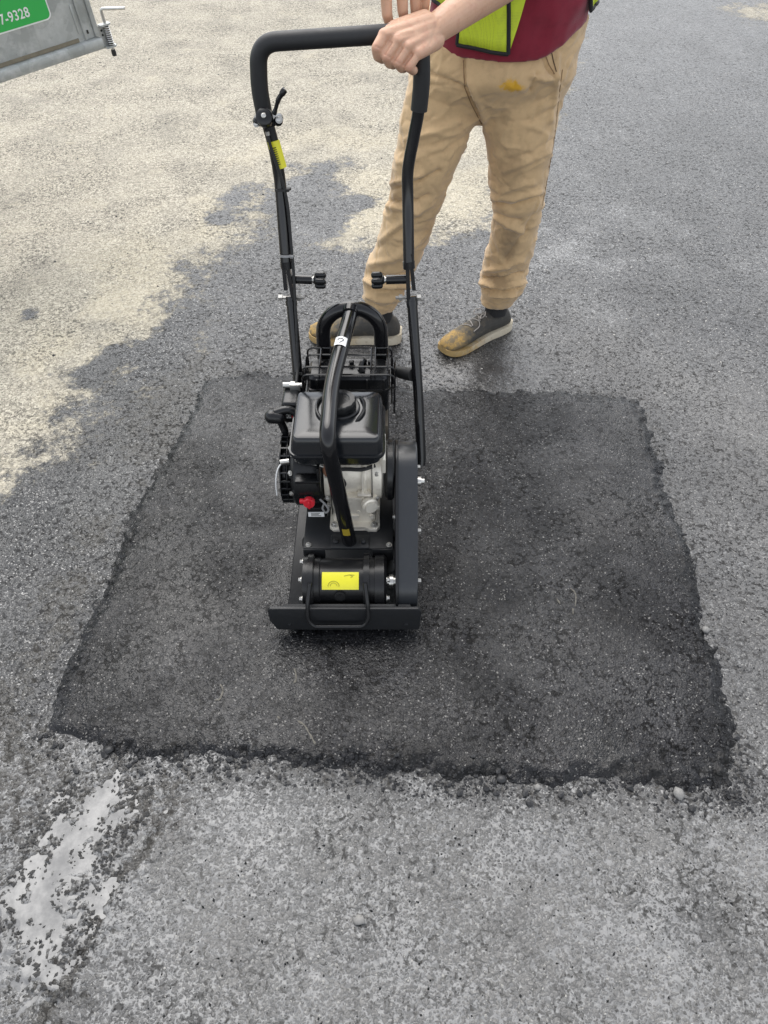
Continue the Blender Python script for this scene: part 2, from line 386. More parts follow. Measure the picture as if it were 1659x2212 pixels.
    dryc = t.mix(t.math('MULTIPLY', t.math('MULTIPLY', t.attr('sand'), 0.55), t.ramp(med, 0.3, 0.55)), dryc, t.mix(rnd, (0.40, 0.372, 0.305), (0.60, 0.562, 0.47)))
    dryc = t.mix(1.0, dryc, (1.0, 0.965, 0.89), 'MULTIPLY')
    pore_shade = t.math('MULTIPLY', PORE, t.ramp(t.noise(3.7, 5, 0.62, dist=0.4), 0.36, 0.62, 0.15, 1.0))  # shade inside the pores, painted into wet and dry colour
    wet = t.mix(t.math('MULTIPLY', pore_shade, 0.72), wet, (0.020, 0.0195, 0.0185))
    dryc = t.mix(t.math('MULTIPLY', pore_shade, 0.75), dryc, (0.07, 0.067, 0.062))
    base = t.mix(dry, wet, dryc)
    rw = t.math('ADD', 0.12, t.math('MULTIPLY', mid, 0.26)); rw = t.math('ADD', rw, t.math('MULTIPLY', rnd2, 0.22)); rw = t.math('ADD', rw, t.math('MULTIPLY', beige, 0.18))
    rw = t.math('SUBTRACT', rw, t.math('MULTIPLY', silt, 0.12)); rw = t.math('MAXIMUM', t.math('SUBTRACT', rw, t.math('MULTIPLY', soak, 0.32)), 0.05)
    rough = t.math('ADD', t.math('MULTIPLY', rw, t.math('SUBTRACT', 1.0, dry)), t.math('MULTIPLY', dry, 0.9))
    spec = t.math('MULTIPLY', t.math('SUBTRACT', 0.46, t.math('MULTIPLY', dry, 0.4)), t.math('SUBTRACT', 1.0, t.math('MULTIPLY', PORE, 0.9)))
    t.set(Base_Color=base, Roughness=rough); t.put(t.p.inputs['Specular IOR Level'], spec)
    hh = t.math('MULTIPLY', hgt, t.math('SUBTRACT', 1.0, t.math('MAXIMUM', t.math('MULTIPLY', silt, 0.6), t.math('MULTIPLY', soak, 0.93))))
    t.bump(hh, 0.48, 0.0026)
    return t.m
M_ground = asphalt('weathered_asphalt'); M_patch = asphalt('fresh_asphalt', True)

def patch_height(X, Y):
    sd = poly_sd(X, Y, patch_poly) + (fbm(X, Y, 22, 4)-0.5)*0.055 + (vnoise(X, Y, 95)-0.5)*0.018
    prof = sstep(0.0, 0.05, sd)
    h = -0.004 + 0.0135*prof + (fbm(X, Y, 3.0, 3, 4.0)-0.5)*0.006*prof
    edge = np.clip(1 - np.abs(sd-0.03)/0.06, 0, 1)*(0.10+0.90*np.maximum(sstep(0.85, 0.65, Y), 0.30*sstep(0.5, 0.8, X)))*(0.25+1.1*sstep(0.3, 0.7, fbm(X, Y, 5, 3, 9.0)))
    h += (vnoise(X, Y, 70, 3)-0.5)*(0.0007 + 0.009*edge) + (vnoise(X, Y, 140, 9)-0.5)*(0.0007+0.004*edge)
    return sd, h, edge
def ground_height(X, Y):
    near = np.exp(-np.maximum(0, np.hypot(X-0.1, Y-1.2)-1.6)*2.0)
    h = (fbm(X, Y, 2.2, 3, 7.0)-0.5)*0.005*near + (vnoise(X, Y, 60)-0.5)*0.0014*near + (vnoise(X, Y, 120, 4)-0.5)*0.0014*near
    sdp = poly_sd(X, Y, pud_poly)
    h -= 0.0022*sstep(-0.05, 0.05, sdp)
    k_ = sstep(-0.16, 0.02, sdp); h += k_*((vnoise(X, Y, 125, 8)-0.5)*0.0064 + (vnoise(X, Y, 48, 21)-0.5)*0.0050 + (fbm(X, Y, 16, 3, 12.0)-0.5)*0.005)
    WXo = X+(fbm(X, Y, 9, 4, 2.0)-0.5)*0.06; WYo = Y+(fbm(X, Y, 9, 4, 5.0)-0.5)*0.06
    for r in RUTS_PX:
        h -= 0.0022*np.exp(-(line_d(WXo, WYo, gpoly(r))/0.014)**2)
    return h - 0.0045*sstep(0.0, 0.08, poly_sd(X, Y, patch_poly))

xs = axis_lines(-1.25, 1.5, 0.0065, -70, 70, 1.05); ys = axis_lines(0.05, 2.6, 0.0065, -40, 110, 1.045)
xs = np.unique(np.concatenate([xs[(xs < qx0) | (xs > qx1)], np.arange(qx0, qx1, 0.0034)])); ys = np.unique(np.concatenate([ys[(ys < qy0) | (ys > qy1)], np.arange(qy0, qy1, 0.0034)]))
X, Y = np.meshgrid(xs, ys)
Z = ground_height(X, Y)
me, _ = grid_mesh('ground', xs, ys, Z)
wob = (fbm(X, Y, 6, 4)-0.5)*0.22
def amask(poly, soft, amp=1.0): return np.clip(0.5 + (poly_sd(X, Y, poly)+wob*amp)/soft*0.5, 0, 1)
dsd = poly_sd(X, Y, dry_poly); dry = amask(dry_poly, 0.26); dry = np.maximum(dry, amask(pale_poly, 0.3))
for (px_, py_, rr) in ((500,430,0.10),(470,470,0.07),(650,440,0.16),(700,480,0.09),(330,760,0.07),(240,770,0.06),(200,810,0.05),(390,700,0.06),(780,440,0.06),(380,760,0.05),(470,620,0.0),(60,680,0.05),(590,545,0.05)):
    if rr > 0:
        g = atz(px_, py_); dry -= 0.75*np.exp(-(((X-g.x)/rr)**2+((Y-g.y)/(rr*1.2))**2))
add_attr(me, 'dry', np.clip(dry, 0, 1)); add_attr(me, 'sand', np.clip(np.exp(-((dsd-0.22)/0.26)**2)*sstep(0.30, 0.62, fbm(X, Y, 4.5, 4, 3.3))*1.1, 0, 1))
beige = amask(beige_poly, 0.35)*0.85 + 0.45*sstep(0.25, 0.7, fbm(X, Y, 1.3, 3, 2.0))*sstep(2.4, 3.2, Y)*0
low = np.clip(0.5+poly_sd(X, Y, lower_poly)/0.16, 0, 1)
beige = np.maximum(beige, low*0.75)
rgt = sstep(0.55, 1.2, X)*sstep(1.6, 2.2, Y)*0.08
add_attr(me, 'beige', np.clip(np.maximum(beige, rgt), 0, 1))
pud = np.clip(0.5+poly_sd(X, Y, pud_poly)/0.30*0.5, 0, 1)
silt = np.maximum(pud*0.95, low*0.40)
silt = np.maximum(silt, 0.30*np.exp(-((X-0.75)/0.35)**2-((Y-3.0)/0.6)**2))
add_attr(me, 'silt', np.clip(silt, 0, 1))
rut = np.zeros_like(X); WXo = X+(fbm(X, Y, 9, 4, 2.0)-0.5)*0.06; WYo = Y+(fbm(X, Y, 9, 4, 5.0)-0.5)*0.06
for r, w, a in zip(RUTS_PX, (0.016, 0.035, 0.05, 0.022), (0.85, 0.62, 0.55, 0.70)):
    rut = np.maximum(rut, a*np.exp(-(line_d(WXo, WYo, gpoly(r))/w)**2)*(0.7+0.5*sstep(0.3, 0.65, fbm(X, Y, 25, 3, 3.0))))
pe = poly_sd(X, Y, patch_poly); lft = sstep(-0.25, -0.5, X)
rut = np.maximum(rut, lft*0.72*np.exp(-((pe+0.07+wob)/0.11)**2)*sstep(0.25, 0.6, fbm(X, Y, 6, 3, 6.0))); rut = np.maximum(rut, 0.36*np.exp(-(pe/0.03)**2))
farl = sstep(-0.30, -0.75, X)*sstep(1.5, 0.5, Y); rut = np.maximum(rut, farl*0.55*sstep(0.35, 0.7, fbm(X, Y, 7, 4, 8.0)))
add_attr(me, 'rut', np.clip(rut, 0, 1))
soak = amask(gpoly(WETPUD_PX), 0.14)
add_attr(me, 'soak', soak)
ground = link_mesh('ground', me, M_ground, kind='structure', smooth=None); me.shade_smooth()

gx = np.array([p[0] for p in patch_poly]); gy = np.array([p[1] for p in patch_poly])
pxs = np.arange(gx.min()-0.05, gx.max()+0.05, 0.0055); pys = np.arange(gy.min()-0.05, gy.max()+0.05, 0.0055)
PX, PY = np.meshgrid(pxs, pys); sd, PH, PE = patch_height(PX, PY)
pme, used = grid_mesh('asphalt_patch', pxs, pys, PH, keep=(sd > -0.012))
add_attr(pme, 'edge', (np.clip(PE*sstep(0.35, 0.6, fbm(PX, PY, 14, 3, 1.0)), 0, 1)).reshape(-1)[used])
patch = link_mesh('asphalt_patch', pme, M_patch, kind='structure', smooth=None); pme.shade_smooth()

# silty puddle: a level sheet that the stones of the ground stick out of
t = NT('silty_water'); t.set(Base_Color=t.mix(t.ramp(t.noise(17, 5, 0.65), 0.3, 0.7), (0.085, 0.087, 0.09), (0.25, 0.247, 0.24)), Roughness=0.05)
t.bump(t.noise(25, 2), 0.03, 0.001); M_pud = t.m
qx = np.array([p[0] for p in pud_poly]); qy = np.array([p[1] for p in pud_poly])
uxs = np.arange(qx.min()-0.08, qx.max()+0.08, 0.005); uys = np.arange(qy.min()-0.08, qy.max()+0.08, 0.005)
UX, UY = np.meshgrid(uxs, uys)
lvl = -0.0017 + (fbm(UX, UY, 2.2, 3, 7.0)-0.5)*0.005*1.0
usd = poly_sd(UX, UY, pud_poly) + (fbm(UX, UY, 18, 3)-0.5)*0.06; lvl = lvl - 0.005*sstep(0.05, -0.07, usd)
ume, _ = grid_mesh('puddle', uxs, uys, lvl, keep=usd > -0.075)
link_mesh('puddle', ume, M_pud, kind='structure', smooth=None)

# loose crumbs of mix along the edge of the patch
M_crumb = mat('bituminous_stone', (0.018, 0.018, 0.019), 0.45, var=0.5, nscale=200, bump=0.5, bscale=500)
M_chip = mat('pale_chip', (0.50, 0.48, 0.44), 0.6, var=0.25, nscale=90)
M_pebble = mat('grey_stone', (0.20, 0.195, 0.185), 0.6, var=0.4, nscale=150, bump=0.4, bscale=400)
def surf_z(x, y):
    x = np.array([x]); y = np.array([y]); s, h, _ = patch_height(x, y); g = ground_height(x, y)
    return float(max(g[0], h[0] if s[0] > 0 else -1))
def surf_zs(x, y):
    s, h, _ = patch_height(x, y); g = ground_height(x, y); return np.where(s > 0, np.maximum(g, h), g)
ico = bmesh.new(); bmesh.ops.create_icosphere(ico, subdivisions=1, radius=1.0); ico.verts.ensure_lookup_table()
IV = np.array([v.co[:] for v in ico.verts]); IF = np.array([[v.index for v in f.verts] for f in ico.faces]); ico.free()
def stone_mesh(name, seed):
    r = np.random.RandomState(seed); P = IV*(0.7+0.5*r.rand(len(IV), 1))*np.array([1.0, 0.8, 0.62])
    P = np.clip(P, -0.85, 0.85); me = bpy.data.meshes.new(name); me.from_pydata(P.tolist(), [], IF.tolist()); return me
def scatter_stuff(name, pts, sizes, m, seed, label=None, sink=0.15):
    r = np.random.RandomState(seed); Vs = []; Fs = []; n = 0
    z = surf_zs(pts[:, 0], pts[:, 1])
    octv = np.array([[1,0,0],[-1,0,0],[0,1,0],[0,-1,0],[0,0,1],[0,0,-1]], float)
    octf = np.array([[0,2,4],[2,1,4],[1,3,4],[3,0,4],[2,0,5],[1,2,5],[3,1,5],[0,3,5]])
    n = len(pts); a = r.rand(n, 1)*6.28; ca, sa = np.cos(a), np.sin(a); sz = np.asarray(sizes).reshape(-1, 1, 1)
    P = octv[None]*(0.6+0.7*r.rand(n, 6, 1))*sz*np.array([1, 0.75, 0.5])
    Q = np.stack([P[..., 0]*ca-P[..., 1]*sa+pts[:, :1], P[..., 0]*sa+P[..., 1]*ca+pts[:, 1:2], P[..., 2]+(z+np.asarray(sizes)*sink)[:, None]], -1)
    Vs = [Q.reshape(-1, 3)]; Fs = [(octf[None]+6*np.arange(n)[:, None, None]).reshape(-1, 3)]
    me = bpy.data.meshes.new(name); me.from_pydata(np.concatenate(Vs).tolist(), [], np.concatenate(Fs).tolist())
    o = link_mesh(name, me, m, kind='stuff', smooth=None)
    if label: o['label'] = label
    return o
rs = np.random.RandomState(11)
pp = np.array(patch_poly); seglen = np.hypot(*(np.roll(pp, -1, 0)-pp).T); cum = np.cumsum(seglen)/seglen.sum()
def edge_pts(n, spread, fil=None):
    out = []
    while len(out) < n:
        i = int(np.searchsorted(cum, rs.rand())); i = min(i, len(pp)-1); a = pp[i]; b = pp[(i+1) % len(pp)]
        p = a+(b-a)*rs.rand()+rs.randn(2)*spread
        if fil is None or fil(p): out.append(p)
    return np.array(out)
EP = edge_pts(2400, 0.022, lambda p: (p[1] < 0.75 and rs.rand() < 0.25+0.75*float(fbm(p[0:1], p[1:2], 5, 3, 9.0)[0] > 0.48)) or rs.rand() < 0.06)
scatter_stuff('asphalt_crumbs', EP, 0.0018+0.0030*rs.rand(len(EP))**2, M_crumb, 5, 'fine loose black crumbs of asphalt scattered along the patch edge')
CP = np.stack([rs.uniform(-0.4, 2.6, 2600), rs.uniform(1.9, 5.2, 2600)], 1)
CP = CP[(poly_sd(CP[:,0], CP[:,1], patch_poly) < -0.03) & (poly_sd(CP[:,0], CP[:,1], dry_poly) < -0.05)]
scatter_stuff('pale_stone_chips', CP, 0.0015+0.0035*rs.rand(len(CP))**3, M_chip, 6, 'pale stone chips showing in the wet grey asphalt')
DP = np.stack([rs.uniform(-2.6, 0.6, 700), rs.uniform(1.6, 6.0, 700)], 1); DP = DP[poly_sd(DP[:,0], DP[:,1], dry_poly) > 0.03]
scatter_stuff('dark_grit', DP, 0.002+0.006*rs.rand(len(DP))**3, M_crumb, 8, 'dark grit scattered over the dry pale asphalt')
M_gloss = mat('tarry_stone', (0.006, 0.006, 0.0065), 0.22, var=0.5, nscale=200, spec=0.40)
M_pst = mat('wet_puddle_stone', (0.045, 0.043, 0.040), 0.3, var=0.7, nscale=180)
M_mid = mat('worn_stone', (0.20, 0.196, 0.187), 0.5, var=0.6, nscale=260)
M_lite = mat('light_stone', (0.30, 0.291, 0.27), 0.5, var=0.4, nscale=260)
def rect_pts(n, x0, x1, y0, y1): return np.stack([rs.uniform(x0, x1, n), rs.uniform(y0, y1, n)], 1)
GP = rect_pts(14000, gx.min(), gx.max(), gy.min(), gy.max()); GP = GP[poly_sd(GP[:, 0], GP[:, 1], patch_poly) > 0.01]
scatter_stuff('tarry_aggregate', GP, 0.0020+0.0030*rs.rand(len(GP))**2, M_gloss, 21, 'tar coated stones standing out of the fresh patch', sink=-0.26)
WP = rect_pts(15000, -1.2, 1.5, 0.12, 1.9); so_ = poly_sd(WP[:, 0], WP[:, 1], patch_poly) < -0.02; WP = WP[so_ & (poly_sd(WP[:, 0], WP[:, 1], dry_poly) < 0)]
k3 = rs.rand(len(WP))
scatter_stuff('worn_aggregate', WP[k3 < 0.45], 0.0018+0.0030*rs.rand((k3 < 0.45).sum())**2, M_mid, 22, 'worn grey stones standing out of the old asphalt', sink=-0.10)
scatter_stuff('pale_aggregate', WP[k3 > 0.68], 0.0016+0.0026*rs.rand((k3 > 0.68).sum())**2, M_lite, 23, 'pale stones standing out of the old asphalt', sink=-0.12)
sel = (k3 >= 0.45) & (k3 <= 0.62)
scatter_stuff('dark_aggregate', WP[sel], 0.0018+0.0030*rs.rand(sel.sum())**2, M_gloss, 24, 'dark stones standing out of the old asphalt', sink=-0.05)
UP = rect_pts(2600, qx.min(), qx.max(), qy.min(), qy.max()); UP = UP[poly_sd(UP[:, 0], UP[:, 1], pud_poly) > -0.02]
UP = UP[(fbm(UP[:, 0], UP[:, 1], 60, 2, 31.0) > 0.46) & (rs.rand(len(UP)) < 0.8)]
scatter_stuff('puddle_stones', UP, 0.0026+0.0036*rs.rand(len(UP))**2, M_pst, 25, 'dark stones poking through the silty puddle', sink=0.35)
# bigger loose pieces, one by one
stones = [stone_mesh('asphalt_crumb', 40+i) for i in range(5)]
for sm_ in stones: sm_.materials.append(M_crumb)
LP = edge_pts(90, 0.018, lambda p: p[1] < 0.75 and abs(p[0]) < 1.0)
for i, p in enumerate(LP):
    o = bpy.data.objects.new('asphalt_crumb', stones[i % 5]); COL.objects.link(o)
    s = 0.0045+0.0055*rs.rand()**2; o.scale = (s*1.1, s, s); o.rotation_euler = (0, 0, rs.rand()*6.28)
    o.location = (p[0], p[1], surf_z(p[0], p[1])+s*0.30)
    tag(o, 'loose black crumb of asphalt mix lying along the edge of the fresh patch', 'asphalt crumb', 'loose crumbs along the patch edge')
for (X_, Y_, s, m, lab) in ((1466,1716,0.017,M_pebble,'large pale-faced loose stone in a dark hollow at the patch edge'),(1084,1684,0.014,M_crumb,'loose black stone beside the broken notch in the patch edge'),
    (236,1622,0.013,M_crumb,'rounded black stone sitting on the crumbled corner of the patch'),(1524,1362,0.013,M_pebble,'smooth grey stone pressed into the edge of the fresh patch by itself'),
    (1160,1700,0.010,M_pebble,'small grey-brown stone on the crumbled patch edge'),(776,1988,0.013,M_pebble,'rounded grey pebble set in the wet grey asphalt')):
    g = atz(X_, Y_); me_ = stone_mesh('loose_stone', int(X_)); me_.materials.append(m)
    o = bpy.data.objects.new('loose_stone', me_); COL.objects.link(o); o.scale = (s, s, s*0.8); o.rotation_euler = (0, 0, X_)
    o.location = (g.x, g.y, surf_z(g.x, g.y)+s*0.25); me_.shade_smooth()
    tag(o, lab, 'stone')

# pale slivers pressed into the patch
M_sliver = mat('pale_sliver', (0.13, 0.12, 0.10), 0.7, var=0.3, nscale=120)
for px_ in ([(478,1482),(485,1492),(482,1504),(474,1512),(466,1518)], [(636,1448),(641,1460),(640,1472),(634,1480)], [(645,1562),(658,1570),(668,1584),(675,1598),(682,1610)], [(1228,1274),(1240,1284),(1246,1296),(1242,1312)], [(1236,1318),(1238,1330)], [(1202,1296),(1208,1308)], [(600,1552),(606,1558)]):
    bm = BM(); pts = []
    for a_, b_ in px_:
        g = atz(a_, b_); pts.append(V(g.x+rs.randn()*0.0015, g.y+rs.randn()*0.0015, surf_z(g.x, g.y)+0.0004))
    c_ = crom(pts, 4); tube(bm, c_, [0.0006]+[0.0008+0.0022*rs.rand() for _ in c_[2:]]+[0.0006], 6); obj('pale_sliver', bm, M_sliver, patch)
# ------------------------------------------------------------------ plate compactor
M_paint = mat('black_powder_coat', (0.009, 0.0092, 0.010), 0.30, var=0.2, bump=0.04, bscale=900, rvar=0.07, spec=0.38, dust=0.05, dustcol=(0.05, 0.047, 0.043))
M_tubeb = mat('black_gloss_tube', (0.007, 0.007, 0.008), 0.15, var=0.2, rvar=0.05, spec=0.45, dust=0.04, dustcol=(0.05, 0.048, 0.045))
M_deck = mat('black_matt_plate', (0.019, 0.020, 0.0215), 0.40, var=0.25, bump=0.08, bscale=700, spec=0.30, dust=0.22, dustcol=(0.040, 0.037, 0.033))
M_plas = mat('black_plastic', (0.008, 0.0085, 0.0095), 0.26, var=0.15, bump=0.06, bscale=1400, rvar=0.05, spec=0.40, dust=0.03, dustcol=(0.05, 0.048, 0.045))
M_cover = mat('satin_cover', (0.021, 0.0235, 0.027), 0.33, var=0.15, rvar=0.06, dust=0.15, dustcol=(0.06, 0.057, 0.052))
M_tank = mat('tank_plastic', (0.010, 0.0115, 0.014), 0.15, var=0.12, bump=0.05, bscale=1400, rvar=0.05, dust=0.05, dustcol=(0.06, 0.058, 0.055))
M_rub = mat('black_rubber', (0.016, 0.016, 0.016), 0.65, var=0.2, bump=0.2, bscale=500)
M_foam = mat('black_foam', (0.014, 0.0145, 0.0155), 0.55, var=0.15, bump=0.35, bscale=1100)
M_steel = mat('bare_steel', (0.62, 0.61, 0.58), 0.32, metal=0.9, var=0.2, nscale=120)
M_zinc = mat('zinc_bolt', (0.52, 0.51, 0.48), 0.36, metal=0.85, var=0.15, nscale=150)
M_alu = mat('cast_aluminium', (0.82, 0.77, 0.67), 0.36, metal=0.35, var=0.18, nscale=25, bump=0.35, bscale=500, dust=0.25, dustcol=(0.32, 0.26, 0.19))
M_yel = mat('yellow_sticker', (0.80, 0.74, 0.03), 0.35, var=0.06)
M_white = mat('white_sticker', (0.78, 0.78, 0.77), 0.4, var=0.05)
M_ink = mat('black_ink', (0.02, 0.02, 0.02), 0.5)
M_olive = mat('grey_ink', (0.28, 0.26, 0.03), 0.5)
M_red = mat('red_plastic', (0.62, 0.02, 0.035), 0.35, var=0.1)
M_clear = mat('grey_plastic_tie', (0.25, 0.25, 0.25), 0.4)

Z0 = 0.0085
comp = thing('plate_compactor', 'black plate compactor with small petrol engine and tall loop handle standing on fresh asphalt', 'plate compactor', (-0.088, 1.22, Z0))
# --- base plate: bottom pan with upturned front and rear
def pan(lo, hi, th):
    top = [(1.004, 0.100), (1.004, 0.050), (1.012, 0.030), (1.035, 0.016), (1.07, Z0), (1.45, Z0), (1.49, 0.022), (1.515, 0.050), (1.525, 0.085)]
    inner = [(y + (0 if 1.06 < y < 1.46 else (th if y < 1.2 else -th)), z + (th if 1.03 < y < 1.5 else th*0.3)) for y, z in top]
    return top + inner[::-1]
bm = BM(); prism(bm, pan(0, 0, 0.008), 'x', -0.235, 0.062, 0.0015, 1)
base = obj('base_plate', bm, M_deck, comp)
bm = BM(); prism(bm, [(-0.262, 0.108), (-0.268, 0.100), (-0.267, 0.062), (-0.254, 0.027), (-0.248, 0.024), (0.078, 0.024), (0.084, 0.030), (0.086, 0.096), (0.078, 0.108)], 'y', 0.9935, 1.0025, 0.002, 2)
lip = obj('front_lip', bm, M_deck, comp)
for x_ in (-0.222, 0.052):
    bm = BM(); lathe(bm, [(0, 0.005), (0.002, 0.0045), (0.003, 0.002)], (x_, 0.9935, 0.046), (0, -1, 0), 12); obj('rivet', bm, M_deck, lip)
# --- lift bail in front of the exciter
bm = BM()
xl, xr = -0.1745, -0.0375
tube(bm, fillet([(xl+0.006, 1.030, 0.158), (xl, 1.000, 0.122), (xl-0.002, 0.983, 0.082), (xl+0.010, 0.977, 0.062), (xr-0.010, 0.977, 0.062), (xr+0.002, 0.983, 0.082), (xr, 1.000, 0.122), (xr-0.006, 1.030, 0.158)], 0.012, 5), 0.0050, 10)
obj('lifting_bail', bm, M_paint, comp)
# --- exciter housing (axis along x)
EY, EZ = 1.078, 0.104
bm = BM()
prof = [(-0.190, 0.050), (-0.188, 0.060), (-0.172, 0.0625), (-0.163, 0.0625), (-0.1625, 0.057), (-0.150, 0.057), (-0.148, 0.0545), (-0.040, 0.0545), (-0.038, 0.057), (-0.022, 0.057), (-0.0215, 0.0625), (0.0, 0.0625), (0.006, 0.056), (0.006, 0.02)]
lathe(bm, prof, (0, EY, EZ), (1, 0, 0), 48)
exc = obj('exciter_housing', bm, M_paint, comp, smooth=30)
for x_ in (-0.171, -0.041):
    bm = BM()
    ang = [math.radians(a) for a in range(-8, 189, 7)]
    ring_loft(bm, [[V(x_+dx, EY-math.cos(a)*rr, EZ+math.sin(a)*rr) for dx, rr in ((-0.0065, 0.056), (-0.0065, 0.0665), (0.0065, 0.0665), (0.0065, 0.056))] for a in ang])
    obj('housing_rib', bm, M_paint, exc)
bm = BM(); lathe(bm, [(0, 0.0155), (0.002, 0.0155), (0.002, 0.0125), (0.0045, 0.0125), (0.005, 0.010), (0.0045, 0.006)], (-0.1015, EY-0.052, EZ+0.012), (0, -0.96, 0.28), 24); obj('oil_plug', bm, M_paint, exc)
def cyl_patch(xa, xb, a0, a1, r, n=8):
    bm_ = BM(); rows = []
    for k in range(n+1):
        a = math.radians(a0+(a1-a0)*k/n); rows.append([bm_.verts.new((x, EY-math.cos(a)*r, EZ+math.sin(a)*r)) for x in (xa, xb)])
    for p, q in zip(rows[:-1], rows[1:]): bm_.faces.new((p[0], p[1], q[1], q[0]))
    return bm_
stk = obj('warning_sticker', cyl_patch(-0.143, -0.058, 31, 74, 0.0553), M_yel, exc, label='yellow warning sticker with faint line drawings')
def on_cyl(x, a, r=0.0558): a = math.radians(a); return V(x, EY-math.cos(a)*r, EZ+math.sin(a)*r)
bm = BM()
tube(bm, [on_cyl(-0.116-0.013*math.cos(math.radians(t)), 40+12*max(0, math.sin(math.radians(t)))) for t in range(-30, 211, 20)], 0.0006, 6)
tube(bm, [on_cyl(-0.116-0.008*math.cos(math.radians(t)), 40+8*max(0, math.sin(math.radians(t)))) for t in range(0, 181, 30)], 0.0005, 6)
tube(bm, [on_cyl(-0.092, 64), on_cyl(-0.080, 67), on_cyl(-0.072, 63), on_cyl(-0.077, 60)], 0.0006, 6)
tube(bm, [on_cyl(-0.080, 67), on_cyl(-0.068, 66)], 0.0006, 6)
obj('printed_mark', bm, M_olive, exc)
for (x_, a, ax) in ((-0.190, 55, (-1, 0, 0)), (-0.190, -5, (-1, 0, 0)), (-0.190, 115, (-1, 0, 0)), (0.006, 55, (1, 0, 0)), (0.006, 0, (1, 0, 0))):
    p = on_cyl(x_, a, 0.050); bm = BM(); hexbolt(bm, p, ax, 0.0055, 0.006); obj('bolt', bm, M_zinc, exc)
bm = BM(); lathe(bm, [(0, 0.012), (0.027, 0.012)], (0.006, EY, EZ), (1, 0, 0), 20); lathe(bm, [(0.006, 0.017), (0.016, 0.017)], (0.006, EY, EZ), (1, 0, 0), 20); obj('drive_shaft', bm, M_steel, comp)
# --- deck with front flange, rubber mounts
bm = BM(); box(bm, (-0.192, 1.135, 0.150), (0.022, 1.505, 0.156), 0.0015); obj('engine_deck', bm, M_deck, comp)
deck = COL.objects['engine_deck']
for xa, xb in ((-0.192, -0.140), (-0.028, 0.022)):
    bm = BM(); box(bm, (xa, 1.131, 0.118), (xb, 1.1345, 0.1555), 0.001); obj('deck_flange', bm, M_deck, deck)
for x_, y_ in ((-0.178, 1.165), (0.008, 1.19), (-0.178, 1.47), (0.008, 1.47)):
    bm = BM(); lathe(bm, [(0, 0.020), (0.004, 0.020), (0.012, 0.017), (0.10, 0.017), (0.118, 0.020), (0.1325, 0.020)], (x_, y_, 0.0165), (0, 0, 1), 18); obj('rubber_mount', bm, M_rub, comp)
for x_, y_ in ((-0.180, 1.145), (0.012, 1.145)):
    bm = BM(); hexbolt(bm, (x_, y_, 0.1565), (0, 0, 1), 0.005, 0.005); obj('bolt', bm, M_zinc, deck)
# foot of the roll bar
bm = BM(); box(bm, (-0.127, 1.130, 0.1565), (-0.035, 1.172, 0.1645), 0.002); foot = obj('roll_bar_foot', bm, M_deck, comp)
for x_ in (-0.114, -0.049):
    bm = BM(); lathe(bm, [(0, 0.0085), (0.001, 0.0085), (0.001, 0.0066), (0.005, 0.0066), (0.0065, 0.0045)], (x_, 1.148, 0.1645), (0, 0, 1), 18); obj('bolt', bm, M_deck, foot)
# --- belt cover
CY, CZ, CR = 1.288, 0.258, 0.076; BR = 0.066
def race(r1, r2, n=14):
    d = V(CY-EY, CZ-EZ, 0); L = d.length; a0 = math.atan2(d.y, d.x); b = math.acos((r1-r2)/L); out = []
    for k in range(n+1):
        a = a0 + b + (2*math.pi-2*b)*k/n; out.append((EY+r1*math.cos(a), EZ+r1*math.sin(a)))
    for k in range(n+1):
        a = a0 - b + 2*b*k/n; out.append((CY+r2*math.cos(a), CZ+r2*math.sin(a)))
    return out
bm = BM(); prism(bm, race(BR, CR), 'x', 0.030, 0.078, 0.004, 3); bc = obj('belt_cover', bm, M_cover, comp, smooth=30)
bm = BM(); prism(bm, race(BR+0.005, CR+0.005), 'x', 0.0265, 0.0325, 0.001, 1); obj('cover_backplate', bm, M_paint, bc, smooth=30)
for p in ((0.0785, CY+0.02, CZ), (0.0785, 1.17, 0.18), (0.0785, EY, EZ)):
    bm = BM(); hexbolt(bm, p, (1, 0, 0), 0.006, 0.008); obj('bolt', bm, M_zinc, bc)
bm = BM(); lathe(bm, [(0, 0.012), (0.010, 0.012), (0.010, 0.007), (0.018, 0.007)], (0.0785, 1.262, 0.255), (1, 0, 0), 16); obj('cover_stud', bm, M_steel, bc)
for p in ((0.0262, 1.205, 0.19), (0.0262, 1.33, 0.20)):
    bm = BM(); hexbolt(bm, p, (-1, 0, 0), 0.0045, 0.004); obj('bolt', bm, M_zinc, bc)
bm = BM(); lathe(bm, [(0, 0.030), (0.002, 0.066), (0.008, 0.073), (0.020, 0.073), (0.024, 0.068), (0.026, 0.02)], (0.000, CY-0.006, CZ+0.016), (1, 0, 0), 36); obj('clutch_drum', bm, M_plas, comp, smooth=30)
# --- engine: crankcase
bm = BM()
lathe(bm, [(-0.138, 0.040), (-0.138, 0.078), (-0.126, 0.078), (-0.125, 0.070), (-0.050, 0.064), (-0.049, 0.070), (-0.040, 0.070), (-0.0395, 0.065), (-0.030, 0.065), (-0.0295, 0.074), (-0.006, 0.074), (-0.002, 0.060), (-0.002, 0.03)], (0, 1.283, 0.282), (1, 0, 0), 40)
rloft(bm, -0.072, 1.282, [(0.166, 0.052, 0.072, 0.012), (0.205, 0.052, 0.074, 0.014), (0.225, 0.057, 0.077, 0.014), (0.255, 0.057, 0.077, 0.014)])
crank = obj('crankcase', bm, M_alu, comp, smooth=30)
bm = BM()      # foot flange with ears
prism(bm, [(-0.131, 1.196), (-0.122, 1.186), (-0.106, 1.186), (-0.098, 1.194), (-0.046, 1.194), (-0.038, 1.186), (-0.018, 1.186), (-0.010, 1.196), (-0.010, 1.376), (-0.131, 1.376)], 'z', 0.1565, 0.168, 0.002, 2)
obj('engine_foot', bm, M_alu, crank)
